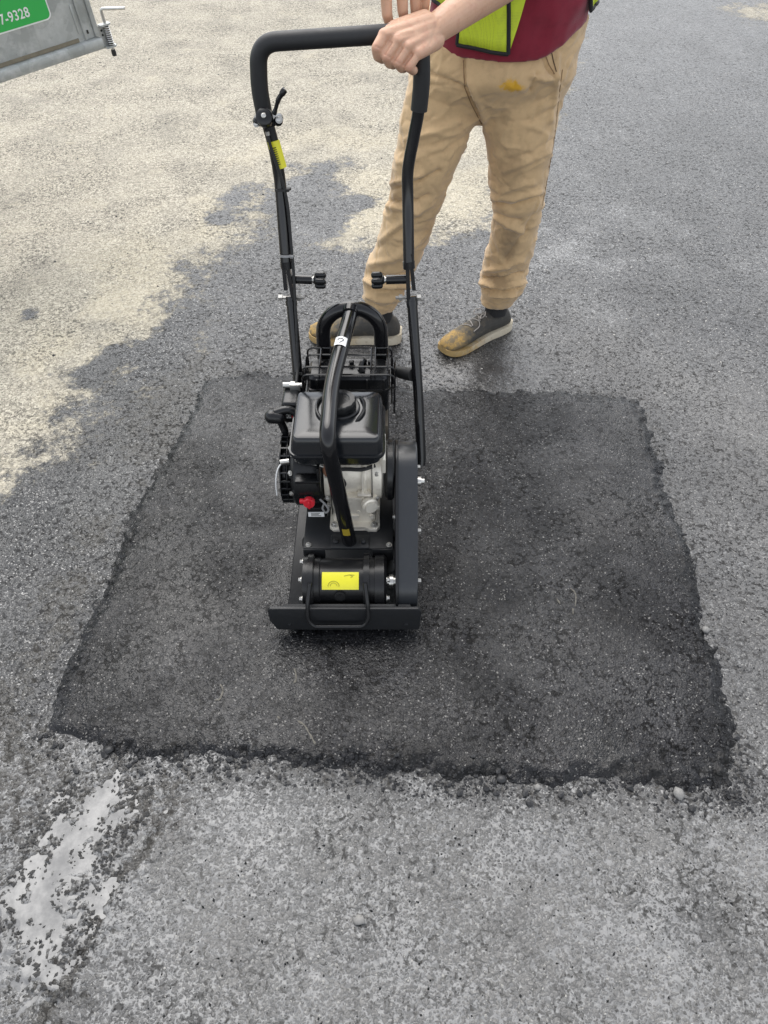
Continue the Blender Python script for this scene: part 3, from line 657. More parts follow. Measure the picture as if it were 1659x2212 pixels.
for x_ in (-0.119, -0.024):
    for y_ in (1.199, 1.362):
        bm = BM(); hexbolt(bm, (x_, y_, 0.168), (0, 0, 1), 0.0062, 0.007); obj('foot_bolt', bm, M_zinc, crank)
bm = BM()
for k in range(7): box(bm, (-0.122+k*0.016, 1.206, 0.352), (-0.119+k*0.016, 1.36, 0.384), 0.0)
obj('cooling_fin', bm, M_alu, crank)
bm = BM(); box(bm, (-0.062, 1.203, 0.262), (-0.030, 1.220, 0.268), 0.001); box(bm, (-0.046, 1.206, 0.215), (-0.010, 1.222, 0.226), 0.002); box(bm, (-0.052, 1.209, 0.195), (-0.047, 1.216, 0.335), 0.001)
obj('casting_rib', bm, M_alu, crank)
bm = BM(); lathe(bm, [(0, 0.019), (0.012, 0.019), (0.014, 0.015), (0.020, 0.015)], (-0.036, 1.204, 0.240), (0.35, -0.9, 0.1), 20); obj('oil_drain_boss', bm, M_alu, crank)
for p in ((-0.017, 1.222, 0.318), (-0.017, 1.216, 0.246), (-0.132, 1.217, 0.318), (-0.132, 1.205, 0.256), (-0.132, 1.212, 0.225)):
    bm = BM(); hexbolt(bm, p, (0, -1, 0.15), 0.0045, 0.005); obj('bolt', bm, M_zinc, crank)
bm = BM(); tube(bm, crom([(-0.100, 1.21, 0.345), (-0.096, 1.200, 0.330), (-0.088, 1.197, 0.312), (-0.094, 1.198, 0.296), (-0.102, 1.200, 0.287), (-0.097, 1.196, 0.276), (-0.089, 1.198, 0.284)]), 0.0028, 8); obj('wiring', bm, M_rub, crank)
bm = BM(); tube(bm, crom([(-0.150, 1.196, 0.262), (-0.137, 1.190, 0.250), (-0.130, 1.186, 0.236), (-0.137, 1.186, 0.226), (-0.144, 1.19, 0.236), (-0.140, 1.192, 0.250)]), 0.0024, 8); obj('wire_loop', bm, M_clear, crank)
bm = BM(); tube(bm, crom([(-0.130, 1.205, 0.372), (-0.134, 1.198, 0.352), (-0.128, 1.195, 0.340), (-0.122, 1.20, 0.350)]), 0.004, 8); obj('copper_wire', bm, mat('copper_brown', (0.20, 0.09, 0.05), 0.5), crank)
bm = BM(); tube(bm, crom([(-0.020, 1.214, 0.352), (-0.050, 1.203, 0.350), (-0.085, 1.202, 0.352), (-0.115, 1.204, 0.348)]), 0.0045, 8); obj('breather_pipe', bm, M_rub, crank)
for p in ((-0.060, 1.2125, 0.205), (-0.086, 1.2085, 0.218), (-0.030, 1.205, 0.196), (-0.110, 1.208, 0.198)):
    bm = BM(); lathe(bm, [(0, 0.0075), (0.003, 0.0075), (0.003, 0.0045), (0.007, 0.0045)], p, (0, -1, 0.1), 12); obj('boss', bm, M_alu, crank)
bm = BM(); box(bm, (-0.0285, 1.2055, 0.205), (-0.0265, 1.212, 0.345)); obj('gap_shade_strip', bm, M_rub, crank)  # two dark strips stand in for shade in the gaps between collars
bm = BM(); box(bm, (-0.1245, 1.2045, 0.200), (-0.1225, 1.212, 0.350)); obj('gap_shade_strip', bm, M_rub, crank)
bm = BM(); box(bm, (-0.100, 1.2045, 0.175), (-0.060, 1.2095, 0.195), 0.0015); obj('maker_plate', bm, M_alu, crank)
# --- recoil shroud and starter
RY, RZ = 1.283, 0.280
bm = BM(); lathe(bm, [(-0.214, 0.06), (-0.213, 0.084), (-0.206, 0.090), (-0.150, 0.090), (-0.141, 0.086), (-0.139, 0.05)], (0, RY, RZ), (1, 0, 0), 44)
shr = obj('engine_shroud', bm, M_plas, comp, smooth=30)
bm = BM(); box(bm, (-0.200, 1.176, 0.330), (-0.145, 1.20, 0.338), 0.002); box(bm, (-0.150, 1.18, 0.30), (-0.143, 1.21, 0.372), 0.002); obj('shroud_rib', bm, M_plas, shr)
bm = BM(); lathe(bm, [(-0.244, 0.010), (-0.2435, 0.055), (-0.240, 0.066), (-0.234, 0.071), (-0.215, 0.074)], (0, RY, RZ), (1, 0, 0), 44); rec = obj('recoil_starter', bm, M_plas, comp, smooth=30)
for k in range(26):
    a = 2*math.pi*k/26; bm = BM()
    m4 = Matrix.Translation((0, RY, RZ)) @ Matrix.Rotation(a, 4, 'X')
    box(bm, (-0.239, -0.0024, 0.068), (-0.2145, 0.0024, 0.0835), 0.0008, 1, m4); obj('vent_slat', bm, M_plas, rec)
bm = BM(); lathe(bm, [(-0.2265, 0.0775), (-0.2225, 0.0845), (-0.2215, 0.0845), (-0.2215, 0.0775)], (0, RY, RZ), (1, 0, 0), 44); lathe(bm, [(-0.2405, 0.066), (-0.2390, 0.0845), (-0.2365, 0.0845), (-0.2365, 0.066)], (0, RY, RZ), (1, 0, 0), 44); obj('vent_ring', bm, M_plas, rec)
for a in (35, 75, 0, 140):
    p = V(-0.213, RY-0.086*math.cos(math.radians(a)), RZ+0.086*math.sin(math.radians(a))); bm = BM(); hexbolt(bm, p, (-0.6, -math.cos(math.radians(a)), math.sin(math.radians(a))), 0.0042, 0.004); obj('bolt', bm, M_zinc, shr)
bm = BM(); tube(bm, crom([(-0.226, 1.215, 0.365), (-0.240, 1.207, 0.345), (-0.247, 1.200, 0.310), (-0.2485, 1.20, 0.27)]), 0.0016, 8); obj('starter_cord', bm, M_white, rec)
bm = BM(); lathe(bm, [(0, 0.0055), (0.020, 0.0055)], (-0.232, 1.210, 0.366), (1, 0.1, 0.1), 12); obj('cord_guide', bm, M_zinc, rec)
# switch
SWc = aty(668, 1082, 1.1885)
bm = BM(); lathe(bm, [(0, 0.0135), (0.010, 0.0135), (0.012, 0.012)], SWc, (0, -1, 0.12), 28); box(bm, (SWc.x-0.0215, SWc.y-0.010, SWc.z+0.0005), (SWc.x-0.004, SWc.y-0.001, SWc.z+0.0095), 0.0015)
box(bm, (SWc.x-0.002, SWc.y-0.0165, SWc.z-0.011), (SWc.x+0.003, SWc.y-0.010, SWc.z+0.011), 0.0012); sw = obj('engine_switch', bm, M_red, comp, label='red engine stop switch')
bm = BM(); box(bm, (SWc.x-0.012, SWc.y, SWc.z-0.012), (SWc.x+0.012, SWc.y+0.018, SWc.z+0.012), 0.002); obj('switch_mount', bm, M_plas, sw)
lb = aty(684, 1110, 1.198)
bm = BM(); box(bm, (lb.x-0.020, lb.y-0.001, lb.z-0.009), (lb.x+0.018, lb.y+0.0005, lb.z+0.006), 0.0); lab = obj('serial_label', bm, M_white, comp)
bm = BM()
for k, w in enumerate((0.024, 0.018, 0.021)): box(bm, (lb.x-0.013, lb.y-0.0016, lb.z-0.006+k*0.0042), (lb.x-0.013+w, lb.y-0.0009, lb.z-0.0045+k*0.0042))
obj('printed_line', bm, M_ink, lab)
bm = BM(); box(bm, (lb.x-0.022, lb.y+0.0005, lb.z-0.011), (lb.x+0.026, lb.y+0.030, lb.z+0.02), 0.002); obj('label_bracket', bm, M_plas, lab)
# --- fuel tank
TX, TY = -0.1025, 1.268
bm = BM(); rloft(bm, TX, TY, [(z_, a_+0.004, b_, c_) for z_, a_, b_, c_ in [(0.372, 0.080, 0.074, 0.02), (0.384, 0.091, 0.083, 0.022), (0.404, 0.094, 0.086, 0.022), (0.4045, 0.1005, 0.0925, 0.024), (0.4095, 0.1015, 0.0935, 0.024), (0.410, 0.095, 0.087, 0.022), (0.4105, 0.1015, 0.0935, 0.024), (0.4155, 0.1005, 0.0925, 0.024), (0.416, 0.0965, 0.0885, 0.018),
    (0.440, 0.0935, 0.0855, 0.016), (0.4515, 0.0910, 0.0830, 0.015), (0.4560, 0.0875, 0.0795, 0.013), (0.4580, 0.083, 0.075, 0.012), (0.4592, 0.05, 0.045, 0.010)]], 6)
tank = obj('fuel_tank', bm, M_tank, comp, smooth=28)
CPX, CPY = -0.096, 1.285
bm = BM(); lathe(bm, [(0, 0.044), (0.006, 0.043), (0.008, 0.040)], (CPX, CPY, 0.457), (0, 0, 1), 36)
n = 48; prf = [(0.466, 1.0), (0.481, 1.0), (0.4855, 0.93), (0.4865, 0.60), (0.4845, 0.55), (0.4845, 0.2)]
ring_loft(bm, [[V(CPX+(0.034+0.0012*(1 if (j//2) % 2 else 0))*q*math.cos(2*math.pi*j/n), CPY+(0.034+0.0012*(1 if (j//2) % 2 else 0))*q*math.sin(2*math.pi*j/n), z) for j in range(n)] for z, q in prf])
cap = obj('fuel_cap', bm, M_plas, tank, smooth=30)
for s in (-1, 1):
    bm = BM(); pts = [V(CPX+s*0.053*math.cos(math.radians(a)), CPY+0.060*math.sin(math.radians(a)), 0.4585+0.007*math.cos(math.radians(a*1.6))) for a in range(-50, 41, 10)]
    tube(bm, pts, [0.001]+[0.0038]*(len(pts)-2)+[0.001], 8); obj('cap_guard', bm, M_plas, tank)
bm = BM(); box(bm, (0.0005, 1.20, 0.425), (0.0015, 1.275, 0.445)); 
bm.free()
# --- carburettor side: air box, lever, cable clamp
bm = BM(); box(bm, (-0.236, 1.335, 0.372), (-0.196, 1.405, 0.432), 0.008, 3); air = obj('air_filter_box', bm, M_plas, comp)
a0 = V(-0.2265, 1.3345, 0.402)
bm = BM(); box(bm, (-0.229, 1.3335, 0.388), (-0.211, 1.335, 0.424)); obj('choke_decal', bm, M_ink, air)
bm = BM()
for k in range(4): box(bm, (-0.226, 1.3325, 0.391+k*0.0085), (-0.216, 1.3334, 0.3945+k*0.0085))
box(bm, (-0.2225, 1.3325, 0.391), (-0.2195, 1.3334, 0.42)); obj('choke_symbol', bm, M_white, air)
bm = BM(); box(bm, (-0.2135, 1.3325, 0.392), (-0.2115, 1.3334, 0.416)); obj('red_mark', bm, M_red, air)
p0 = aty(594, 900, 1.315); bm = BM()
capsule(bm, p0 + V(-0.008, 0, 0), p0 + V(0.010, 0, -0.003), 0.0165, 0.0150); md = remesh(bm, 0.002, 6)
link_mesh('choke_lever', md, M_plas, comp)
ck = COL.objects['choke_lever']
bm = BM(); tube(bm, crom([p0+V(0.004, 0.004, -0.004), p0+V(0.014, 0.004, -0.03), p0+V(0.022, -0.002, -0.06), p0+V(0.03, -0.006, -0.075)]), [0.009]*10+[0.007]*9, 10); obj('lever_arm', bm, M_plas, ck)
bm = BM(); tube(bm, crom([p0+V(0.0, 0.004, 0.008), p0+V(0.028, 0.01, 0.012), p0+V(0.05, 0.01, 0.002)]), 0.010, 10); obj('lever_neck', bm, M_plas, ck)
cl = aty(632, 832, 1.395)
bm = BM(); lathe(bm, [(-0.022, 0.007), (-0.004, 0.007), (-0.004, 0.0095), (0.006, 0.0095), (0.006, 0.006), (0.022, 0.006)], cl, (1, 0, 0), 14); box(bm, (cl.x-0.006, cl.y-0.01, cl.z-0.010), (cl.x+0.018, cl.y-0.005, cl.z+0.008), 0.001); obj('cable_clamp', bm, M_zinc, comp)
bm = BM(); box(bm, (-0.20, 1.21, 0.365), (-0.165, 1.26, 0.376), 0.002); tube(bm, [(-0.19, 1.204, 0.372), (-0.15, 1.20, 0.368), (-0.135, 1.20, 0.362)], 0.003, 8); obj('throttle_linkage', bm, M_zinc, comp)
# engine upper block behind the tank (cylinder head)
bm = BM(); rloft(bm, -0.09, 1.335, [(0.25, 0.07, 0.05, 0.012), (0.372, 0.07, 0.05, 0.012)]); obj('cylinder_block', bm, M_alu, crank)
bm = BM(); prism(bm, [(1.21, 0.372), (1.235, 0.400), (1.250, 0.415), (1.262, 0.40), (1.24, 0.36), (1.225, 0.330), (1.212, 0.33)], 'x', -0.004, 0.0035, 0.001, 1); obj('tank_bracket', bm, M_alu, crank)
bm = BM(); box(bm, (0.000, 1.36, 0.250), (0.010, 1.43, 0.345), 0.002); obj('belt_guard_bracket', bm, mat('rusty_steel', (0.09, 0.075, 0.055), 0.7, var=0.4, nscale=90, dust=0.5, dustcol=(0.2, 0.17, 0.12)), crank)
# --- muffler and guard
MX, MY = -0.084, 1.452
bm = BM(); rloft(bm, MX, MY, [(0.335, 0.085, 0.036, 0.012), (0.345, 0.094, 0.041, 0.014), (0.408, 0.096, 0.042, 0.014), (0.409, 0.099, 0.045, 0.014), (0.414, 0.099, 0.045, 0.014), (0.415, 0.096, 0.042, 0.014), (0.440, 0.094, 0.040, 0.014), (0.447, 0.088, 0.034, 0.012)])
muf = obj('muffler', bm, M_plas, comp, smooth=30)
bm = BM(); box(bm, (MX-0.10, 1.36, 0.335), (MX-0.06, 1.43, 0.36), 0.004); obj('exhaust_bracket', bm, M_plas, muf)
bm = BM(); box(bm, (MX+0.02, 1.35, 0.335), (MX+0.07, 1.43, 0.37), 0.004); obj('exhaust_port', bm, M_plas, muf)
for x_ in (-0.158, -0.135, -0.040, 0.0):
    bm = BM(); box(bm, (x_-0.002, 1.4075, 0.415), (x_+0.002, 1.4115, 0.443), 0.0008, 1); obj('muffler_rib', bm, M_plas, muf)
for x_, y_ in ((-0.148, 1.462), (-0.105, 1.460), (-0.077, 1.462), (-0.055, 1.445), (-0.033, 1.464)):
    bm = BM(); lathe(bm, [(0, 0.0085), (0.004, 0.0085), (0.004, 0.0058), (0.012, 0.0058), (0.013, 0.004)], (x_, y_, 0.446), (0, 0, 1), 14); obj('muffler_bolt', bm, M_plas, muf)
bm = BM(); tube(bm, crom([(-0.050, 1.43, 0.448), (-0.054, 1.445, 0.457), (-0.050, 1.46, 0.460), (-0.046, 1.475, 0.450)]), 0.006, 8); obj('spark_pipe', bm, M_paint, muf)
gd = None
for k, (y_, z_, dx, zb) in enumerate(((1.398, 0.466, 0.0, 0.355), (1.428, 0.4665, 0.001, 0.40), (1.476, 0.4665, -0.004, 0.38), (1.502, 0.468, -0.005, 0.30))):
    bm = BM(); tube(bm, fillet([(MX-0.106-dx, y_, zb), (MX-0.106-dx, y_, z_), (MX+0.108+dx, y_, z_), (MX+0.109+dx, y_, zb)], 0.016, 6), 0.0023, 8)
    if gd is None: gd = obj('muffler_guard', bm, M_tubeb, comp)
    else: obj('guard_wire', bm, M_tubeb, gd)
for x_ in (-0.150, -0.125, -0.030, -0.020, 0.008):
    bm = BM(); tube(bm, fillet([(x_, 1.396, 0.455), (x_, 1.398, 0.4695), (x_, 1.503, 0.4715), (x_, 1.505, 0.42)], 0.008, 4), 0.0020, 8); obj('guard_wire', bm, M_tubeb, gd)
for z_ in (0.36, 0.395, 0.43):
    for x_ in (MX-0.107, MX+0.110):
        bm = BM(); tube(bm, [(x_, 1.390, z_), (x_, 1.512, z_)], 0.0020, 8); obj('guard_wire', bm, M_tubeb, gd)
# --- roll bar: rear arch + centre tube
AR = 0.0172
bm = BM(); xc, hw = -0.0765, 0.0690; az = 0.565; ay = 1.522
arch = [V(xc-hw-0.004, ay-0.015, 0.157), V(xc-hw-0.002, ay, 0.42)]
arch += [V(xc-hw*math.cos(math.radians(a)), ay, az-hw*1.0+hw*1.0*math.sin(math.radians(a))) for a in range(0, 181, 10)]
arch += [V(xc+hw+0.002, ay, 0.42), V(xc+hw+0.004, ay-0.015, 0.157)]
tube(bm, arch, AR, 20); arc = obj('roll_bar_arch', bm, M_tubeb, comp)
P1 = aty(747, 690, 1.500); P2 = aty(716, 828, 1.285); P3 = aty(706, 950, 1.130); P4 = V(-0.082, 1.150, 0.163)
bm = BM(); tube(bm, fillet([V(xc+0.001, ay-0.004, az-0.004), P2, P3, P4], [0.06, 0.035], 10), AR, 20); rbar = obj('roll_bar', bm, M_tubeb, comp)
d = (P2-V(xc, ay, az)).normalized()
bm = BM(); a = V(xc, ay, az); tube(bm, [a+d*0.006, a+d*0.022], [AR*1.16, AR*1.02], 20); obj('weld_bead', bm, M_tubeb, rbar)
# white lifting sticker with hook sign, wrapped on the tube
rb_pts = fillet([V(xc+0.001, ay-0.004, az-0.004), P2, P3, P4], [0.06, 0.035], 10)
def on_tube(q, ax, ang, r):
    side = ax.cross(V(0, 0, 1)).normalized(); up = side.cross(ax).normalized()
    if up.z < 0: up = -up
    return q + (side*math.sin(ang) + up*math.cos(ang))*r
def px_on_line(X_, Y_, a, b):
    best = min((k/400 for k in range(401)), key=lambda t: (lambda w: (w.cross(ray(X_, Y_).normalized())).length)(a+(b-a)*t-CAM)); return a+(b-a)*best
sa = px_on_line(730, 746, V(xc, ay, az), P2)
bm = BM(); rows = []
for k in range(5):
    q = sa + d*(-0.013+0.026*k/4); rows.append([bm.verts.new(on_tube(q, d, math.radians(-48+16*j), AR+0.0006)) for j in range(7)])
for p, q in zip(rows[:-1], rows[1:]):
    for j in range(6): bm.faces.new((p[j], p[j+1], q[j+1], q[j]))
st = obj('lift_sticker', bm, M_white, rbar)
bm = BM(); hk = []
for a in range(-120, 121, 20): hk.append(on_tube(sa + d*(-0.002-0.004*math.cos(math.radians(a))), d, math.asin(max(-1, min(1, -0.006*math.sin(math.radians(a))/AR)))*1.0, AR+0.0010))
hk.append(on_tube(sa + d*0.005, d, 0.0, AR+0.0010)); tube(bm, hk, 0.0009, 6); tube(bm, [on_tube(sa+d*0.0075, d, 0, AR+0.001), on_tube(sa+d*0.0095, d, 0, AR+0.001)], 0.0011, 6); 
obj('hook_sign', bm, M_ink, rbar)
sb = px_on_line(741, 1140, P3, P4); d2 = (P4-P3).normalized()
bm = BM(); rows = []
for k in range(4):
    q = sb + d2*(-0.012+0.024*k/3); rows.append([bm.verts.new(q + (V(1, 0, 0)*math.sin(math.radians(g)) + V(0, -1, 0)*math.cos(math.radians(g)))*(AR+0.0006)) for g in range(-28, 29, 14)])
for p, q in zip(rows[:-1], rows[1:]):
    for j in range(4): bm.faces.new((p[j], p[j+1], q[j+1], q[j]))
obj('small_sticker', bm, mat('dull_yellow_sticker', (0.30, 0.22, 0.02), 0.5), rbar)
# --- handle: lower posts, hinge brackets, clamp knobs, upper loop
TR = 0.0122
posts = {}
for s, xb, xm, xt in ((-1, -0.2035, -0.2075, -0.2165), (1, 0.0925, 0.0815, 0.0640)):
    bm = BM(); pt = [V(xb, 1.360, 0.215), V(xb, 1.378, 0.25), V(xm, 1.450, 0.40), V(xt, 1.538, 0.585)]
    tube(bm, crom(pt, 4), TR, 16); po = obj('handle_post', bm, M_tubeb, comp); posts[s] = po
    # mount bracket to the deck side
    xi = -0.192 if s < 0 else 0.022
    bm = BM(); box(bm, (min(xb, xi)-0.002, 1.375, 0.150) if s < 0 else (xi-0.004, 1.385, 0.150), (max(xb, xi)+0.004, 1.435, 0.156) if s < 0 else (xb, 1.435, 0.156), 0.001)
    prism(bm, [(1.352, 0.20), (1.385, 0.156), (1.432, 0.156), (1.432, 0.175), (1.395, 0.262)], 'x', xb-s*0.0165-0.0025, xb-s*0.0165+0.0025); obj('post_bracket', bm, M_paint, po)
    bm = BM(); q = V(xm-s*0.012, 1.462, 0.418); e = V(0.030 if s > 0 else -0.190, 1.500, 0.40); tube(bm, [q, q+(e-q)*0.5, e], [0.0155, 0.0155, 0.013], 14); obj('rubber_bush', bm, M_rub, po)
    # sleeve line near top of the post
    bm = BM(); tube(bm, [V(xt+(xm-xt)*0.10, 1.5292, 0.5665), V(xt+(xm-xt)*0.05, 1.5336, 0.5757)], TR*1.13, 16); obj('post_collar', bm, M_tubeb, po)
# upper handle loop
U = []
for X_, Y_, y_ in ((618,568,1.553),(613,500,1.575),(607,415,1.602),(602,372,1.612),(592,318,1.620),(577,262,1.624),(567,218,1.624)): U.append(aty(X_, Y_, y_))
TL = aty(557, 92, 1.624); TRr = aty(908, 69, 1.624)
Rr = [aty(X_, Y_, y_) for X_, Y_, y_ in ((909,180,1.624),(904,240,1.624),(893,300,1.620),(881,368,1.612),(881,430,1.600),(882,500,1.576),(883,568,1.553))]
bm = BM(); tube(bm, crom(U, 4), TR*1.04, 18); hl = obj('handle_tube', bm, M_tubeb, comp)
bm = BM(); tube(bm, crom(Rr, 4), TR*1.04, 18); hr = obj('handle_tube', bm, M_tubeb, comp)
fo = fillet([aty(570, 243, 1.624), aty(560, 190, 1.624), TL, TRr, aty(912, 170, 1.624), aty(905, 238, 1.624)], [0.03, 0.115, 0.085, 0.03], 14)
bm = BM(); tube(bm, fo, 0.0170, 22); grip = obj('foam_grip', bm, M_foam, comp)
# hinge plates and knobs
for s, xt in ((-1, -0.2165), (1, 0.0640)):
    up = U[0] if s < 0 else Rr[-1]; po = posts[s]
    lowp = V(xt, 1.533, 0.575); ax = (up-lowp).normalized()
    for dx in (-0.0075, 0.0075):
        bm = BM(); w = 0.0095; nrm = V(1, 0, 0).cross(ax).normalized()
        a = lowp - ax*0.012 + V(dx, 0, 0) if dx*s < 0 else lowp + ax*0.028 + V(dx, 0, 0)
        b = up - ax*0.012 + V(dx*0.5, 0, 0) if dx*s < 0 else up + ax*0.022 + V(dx*0.6, 0, 0)
        vs8 = [p+nrm*w*sn+V(dd, 0, 0) for p in (a, b) for sn in (-1, 1) for dd in (-0.0045, 0.0045)]
        bv = [bm.verts.new(p) for p in vs8]; bmesh.ops.convex_hull(bm, input=bv); obj('hinge_plate', bm, M_tubeb, po)
    bm = BM(); tube(bm, [up-ax*0.012, up+ax*0.004], TR*1.12, 16); obj('tube_ferrule', bm, M_tubeb, hl if s < 0 else hr)
    # pivot bolt
    pb = aty(626 if s < 0 else 885, 643, 1.545); bm = BM()
    lathe(bm, [(-0.026, 0.004), (-0.026, 0.008), (-0.017, 0.008), (-0.017, 0.005), (0.017, 0.005), (0.017, 0.0085), (0.025, 0.0085), (0.025, 0.0045), (0.033, 0.0045)], (pb.x, pb.y, pb.z), (-s, 0, 0), 6); obj('pivot_bolt', bm, M_zinc, po)
    # knob assembly, pointing inwards
    kc = aty(632 if s < 0 else 880, 603, 1.552); tp = aty(700 if s < 0 else 806, 605, 1.552); L = (tp-kc).length; kx = (tp-kc).normalized()
    bm = BM(); lathe(bm, [(0, 0.0105), (L*0.62, 0.0105)], kc, kx, 18); obj('knob_sleeve', bm, M_tubeb, po)
    bm = BM(); lathe(bm, [(L*0.62, 0.0065), (L*0.66, 0.0065)], kc, kx, 14); lathe(bm, [(L*0.655, 0.0090), (L*0.67, 0.0090)], kc, kx, 14); obj('knob_washer', bm, M_zinc, po)
    bm = BM(); lathe(bm, [(L*0.67, 0.0075), (L*0.70, 0.0105), (L*0.80, 0.0105), (L*0.82, 0.0125), (L*0.97, 0.0125), (L*1.0, 0.010)], kc, kx, 20)
    sd_ = kx.cross(V(0, 0, 1)).normalized(); upv = sd_.cross(kx)
    for k in range(5):
        a = 2*math.pi*k/5+0.3; q = kc + kx*L*0.80 + (sd_*math.cos(a)+upv*math.sin(a))*0.013
        capsule(bm, q, q+kx*L*0.17, 0.0068, 0.0068, 10)
    obj('clamp_knob', bm, M_plas, po)
# throttle lever on the left end of the grip
tc = aty(572, 255, 1.600)
bm = BM(); lathe(bm, [(-0.012, 0.016), (0.004, 0.018), (0.010, 0.0165), (0.013, 0.011), (0.0135, 0.004)], tc, (0, -0.8, 0.6), 26)
box(bm, (tc.x-0.019, tc.y+0.004, tc.z-0.020), (tc.x+0.021, tc.y+0.040, tc.z-0.002), 0.006, 2)
thr = obj('throttle_body', bm, M_plas, comp)
bm = BM(); lathe(bm, [(0, 0.005), (0.003, 0.005), (0.0045, 0.003)], tc+V(0, -0.8, 0.6)*0.013, (0, -0.8, 0.6), 12); hexbolt(bm, aty(603, 259, 1.596), (0, -0.8, 0.6), 0.005, 0.004); hexbolt(bm, aty(554, 268, 1.600), (0, -0.8, 0.6), 0.0045, 0.004); obj('bolt', bm, M_zinc, thr)
for X_ in (556, 601):
    bm = BM(); q = aty(X_, 262, 1.604); capsule(bm, q, q+V(0, 0.02, 0.0), 0.0095, 0.0085, 12); obj('clamp_ear', bm, M_plas, thr)
bm = BM(); lv = [aty(592, 246, 1.594), aty(597, 230, 1.592), aty(602, 214, 1.590), aty(611, 200, 1.589), aty(616, 193, 1.590)]
tube(bm, crom(lv, 5), [0.0050]*3+[0.0040]*5+[0.0048]*6+[0.0062]*6+[0.0040], 12); obj('throttle_lever', bm, M_plas, thr)
# scale sticker along the left tube
def tube_sticker(A, B, ang, r):
    bm_ = BM(); ax = (B-A).normalized(); tow = (CAM-A); tow = (tow-ax*tow.dot(ax)).normalized(); sd = ax.cross(tow); rows = []
    for q in (A, B): rows.append([bm_.verts.new(q+(tow*math.cos(math.radians(g))+sd*math.sin(math.radians(g)))*r) for g in range(-ang, ang+1, ang//3)])
    for j in range(len(rows[0])-1): bm_.faces.new((rows[0][j], rows[0][j+1], rows[1][j+1], rows[1][j]))
    return bm_, ax, tow, sd
A_, B_ = aty(590, 303, 1.6212), aty(606.5, 362, 1.6138)
A_ = crom(U, 4)[18] if False else A_
bm, ax, tow, sdv = tube_sticker(A_, B_, 66, TR*1.04+0.0012); ystk = obj('scale_sticker', bm, M_yel, hl, label='yellow sticker with a ladder of dark bars')
bm = BM(); r_ = TR*1.04+0.0016; Ls = (B_-A_).length
for k in range(9):
    q = A_ + ax*(Ls*(0.22+0.60*k/8)); pts = [q+(tow*math.cos(math.radians(g))+sdv*math.sin(math.radians(g)))*r_ for g in (-8, 4, 16, 28, 40)]
    tube(bm, pts, 0.0009, 6)
obj('scale_bar', bm, M_ink, hl)
# throttle cable down the left side + ties
cb = [aty(578, 287, 1.604), aty(584, 315, 1.600), aty(596, 350, 1.597), aty(612, 400, 1.590), aty(622, 450, 1.580), aty(628, 520, 1.562), aty(633, 570, 1.545), aty(637, 640, 1.522), aty(641, 720, 1.487), aty(643, 790, 1.450), aty(640, 828, 1.405)]
bm = BM(); tube(bm, crom(cb, 6), 0.0034, 10); cab = obj('throttle_cable', bm, M_rub, comp)
bm = BM(); tube(bm, [aty(577, 284, 1.603), aty(579, 292, 1.603)], 0.0042, 10); obj('cable_ferrule', bm, M_zinc, cab)
def tie(c, ax, r, m, par):
    ax = ax.normalized(); bm_ = BM(); lathe(bm_, [(-0.0022, r-0.0004), (-0.0022, r+0.0016), (0.0022, r+0.0016), (0.0022, r-0.0004)], c, ax, 22); q = c + V(0.6, -0.7, 0.2).normalized()*(r+0.002)
    box(bm_, (q.x-0.0035, q.y-0.003, q.z-0.003), (q.x+0.0035, q.y+0.003, q.z+0.003), 0.0008, 1); return obj('cable_tie', bm_, m, par)
tie(aty(611, 409, 1.600), U[3]-U[2], 0.0163, M_rub, hl); tie(aty(620, 552, 1.555), U[1]-U[0], 0.0160, M_clear, hl)
tie(V(-0.2075, 1.462, 0.425), V(-0.009, 0.088, 0.185), 0.0165, M_rub, posts[-1])
# ------------------------------------------------------------------ galvanised trailer (only its corner is in the picture)
def galv():
    t = NT('galvanised_steel'); n1 = t.voro(22); s1 = t.n.new('ShaderNodeSeparateColor'); t.l.new(n1.outputs['Color'], s1.inputs[0])
    c = t.mix(s1.outputs[0], (0.34, 0.355, 0.345), (0.46, 0.475, 0.465)); c = t.mix(t.ramp(t.noise(14, 6, 0.65), 0.42, 0.72), c, (0.55, 0.565, 0.555))
    c = t.mix(t.ramp(t.noise(30, 6, 0.7), 0.58, 0.72, 0.0, 0.45), c, (0.20, 0.20, 0.18))
    t.set(Base_Color=c, Roughness=t.math('ADD', 0.42, t.math('MULTIPLY', t.noise(25, 4), 0.25)), Metallic=0.45); t.bump(t.noise(120, 4), 0.15, 0.001); return t.m
M_galv = galv(); M_grn = mat('green_sign_face', (0.035, 0.42, 0.085), 0.35, var=0.05); M_tyre = mat('tyre_rubber', (0.02, 0.02, 0.02), 0.8, bump=0.3)
M_recess_shade = mat('recess_shade_brown', (0.20, 0.175, 0.125), 0.7, var=0.35, nscale=40)  # brown that paints the shadow of the rail recess
tA = aty(0, 176, (CAMH-0.59)/math.tan(PITCH-math.atan((1106-176)*S_/FPX))); 
def px_at_h(X_, Y_, z): return atz(X_, Y_, z)
tA = px_at_h(0, 176, 0.59); tB = px_at_h(222, 102, 0.625)
te = (tB-tA).normalized(); thz = V(te.x, te.y, 0).normalized()
tn = V(te.y, -te.x, 0).normalized()                # outward, towards the viewer
tu = te.cross(tn) * -1
if tu.z < 0: tu = -tu
TM = Matrix(((te.x, tn.x, tu.x, tB.x), (te.y, tn.y, tu.y, tB.y), (te.z, tn.z, tu.z, tB.z), (0, 0, 0, 1)))   # local: s along the side (0 at the corner, negative to the front), o outwards, t up
def pst(X_, Y_, o=0.0):
    p0 = tB + tn*o; d_ = ray(X_, Y_); q = CAM + d_*((p0-CAM).dot(tn)/d_.dot(tn)); return TM.inverted() @ q
WX = -1.15
wheel_c = TM @ V(WX, 0.10, 0.0); 
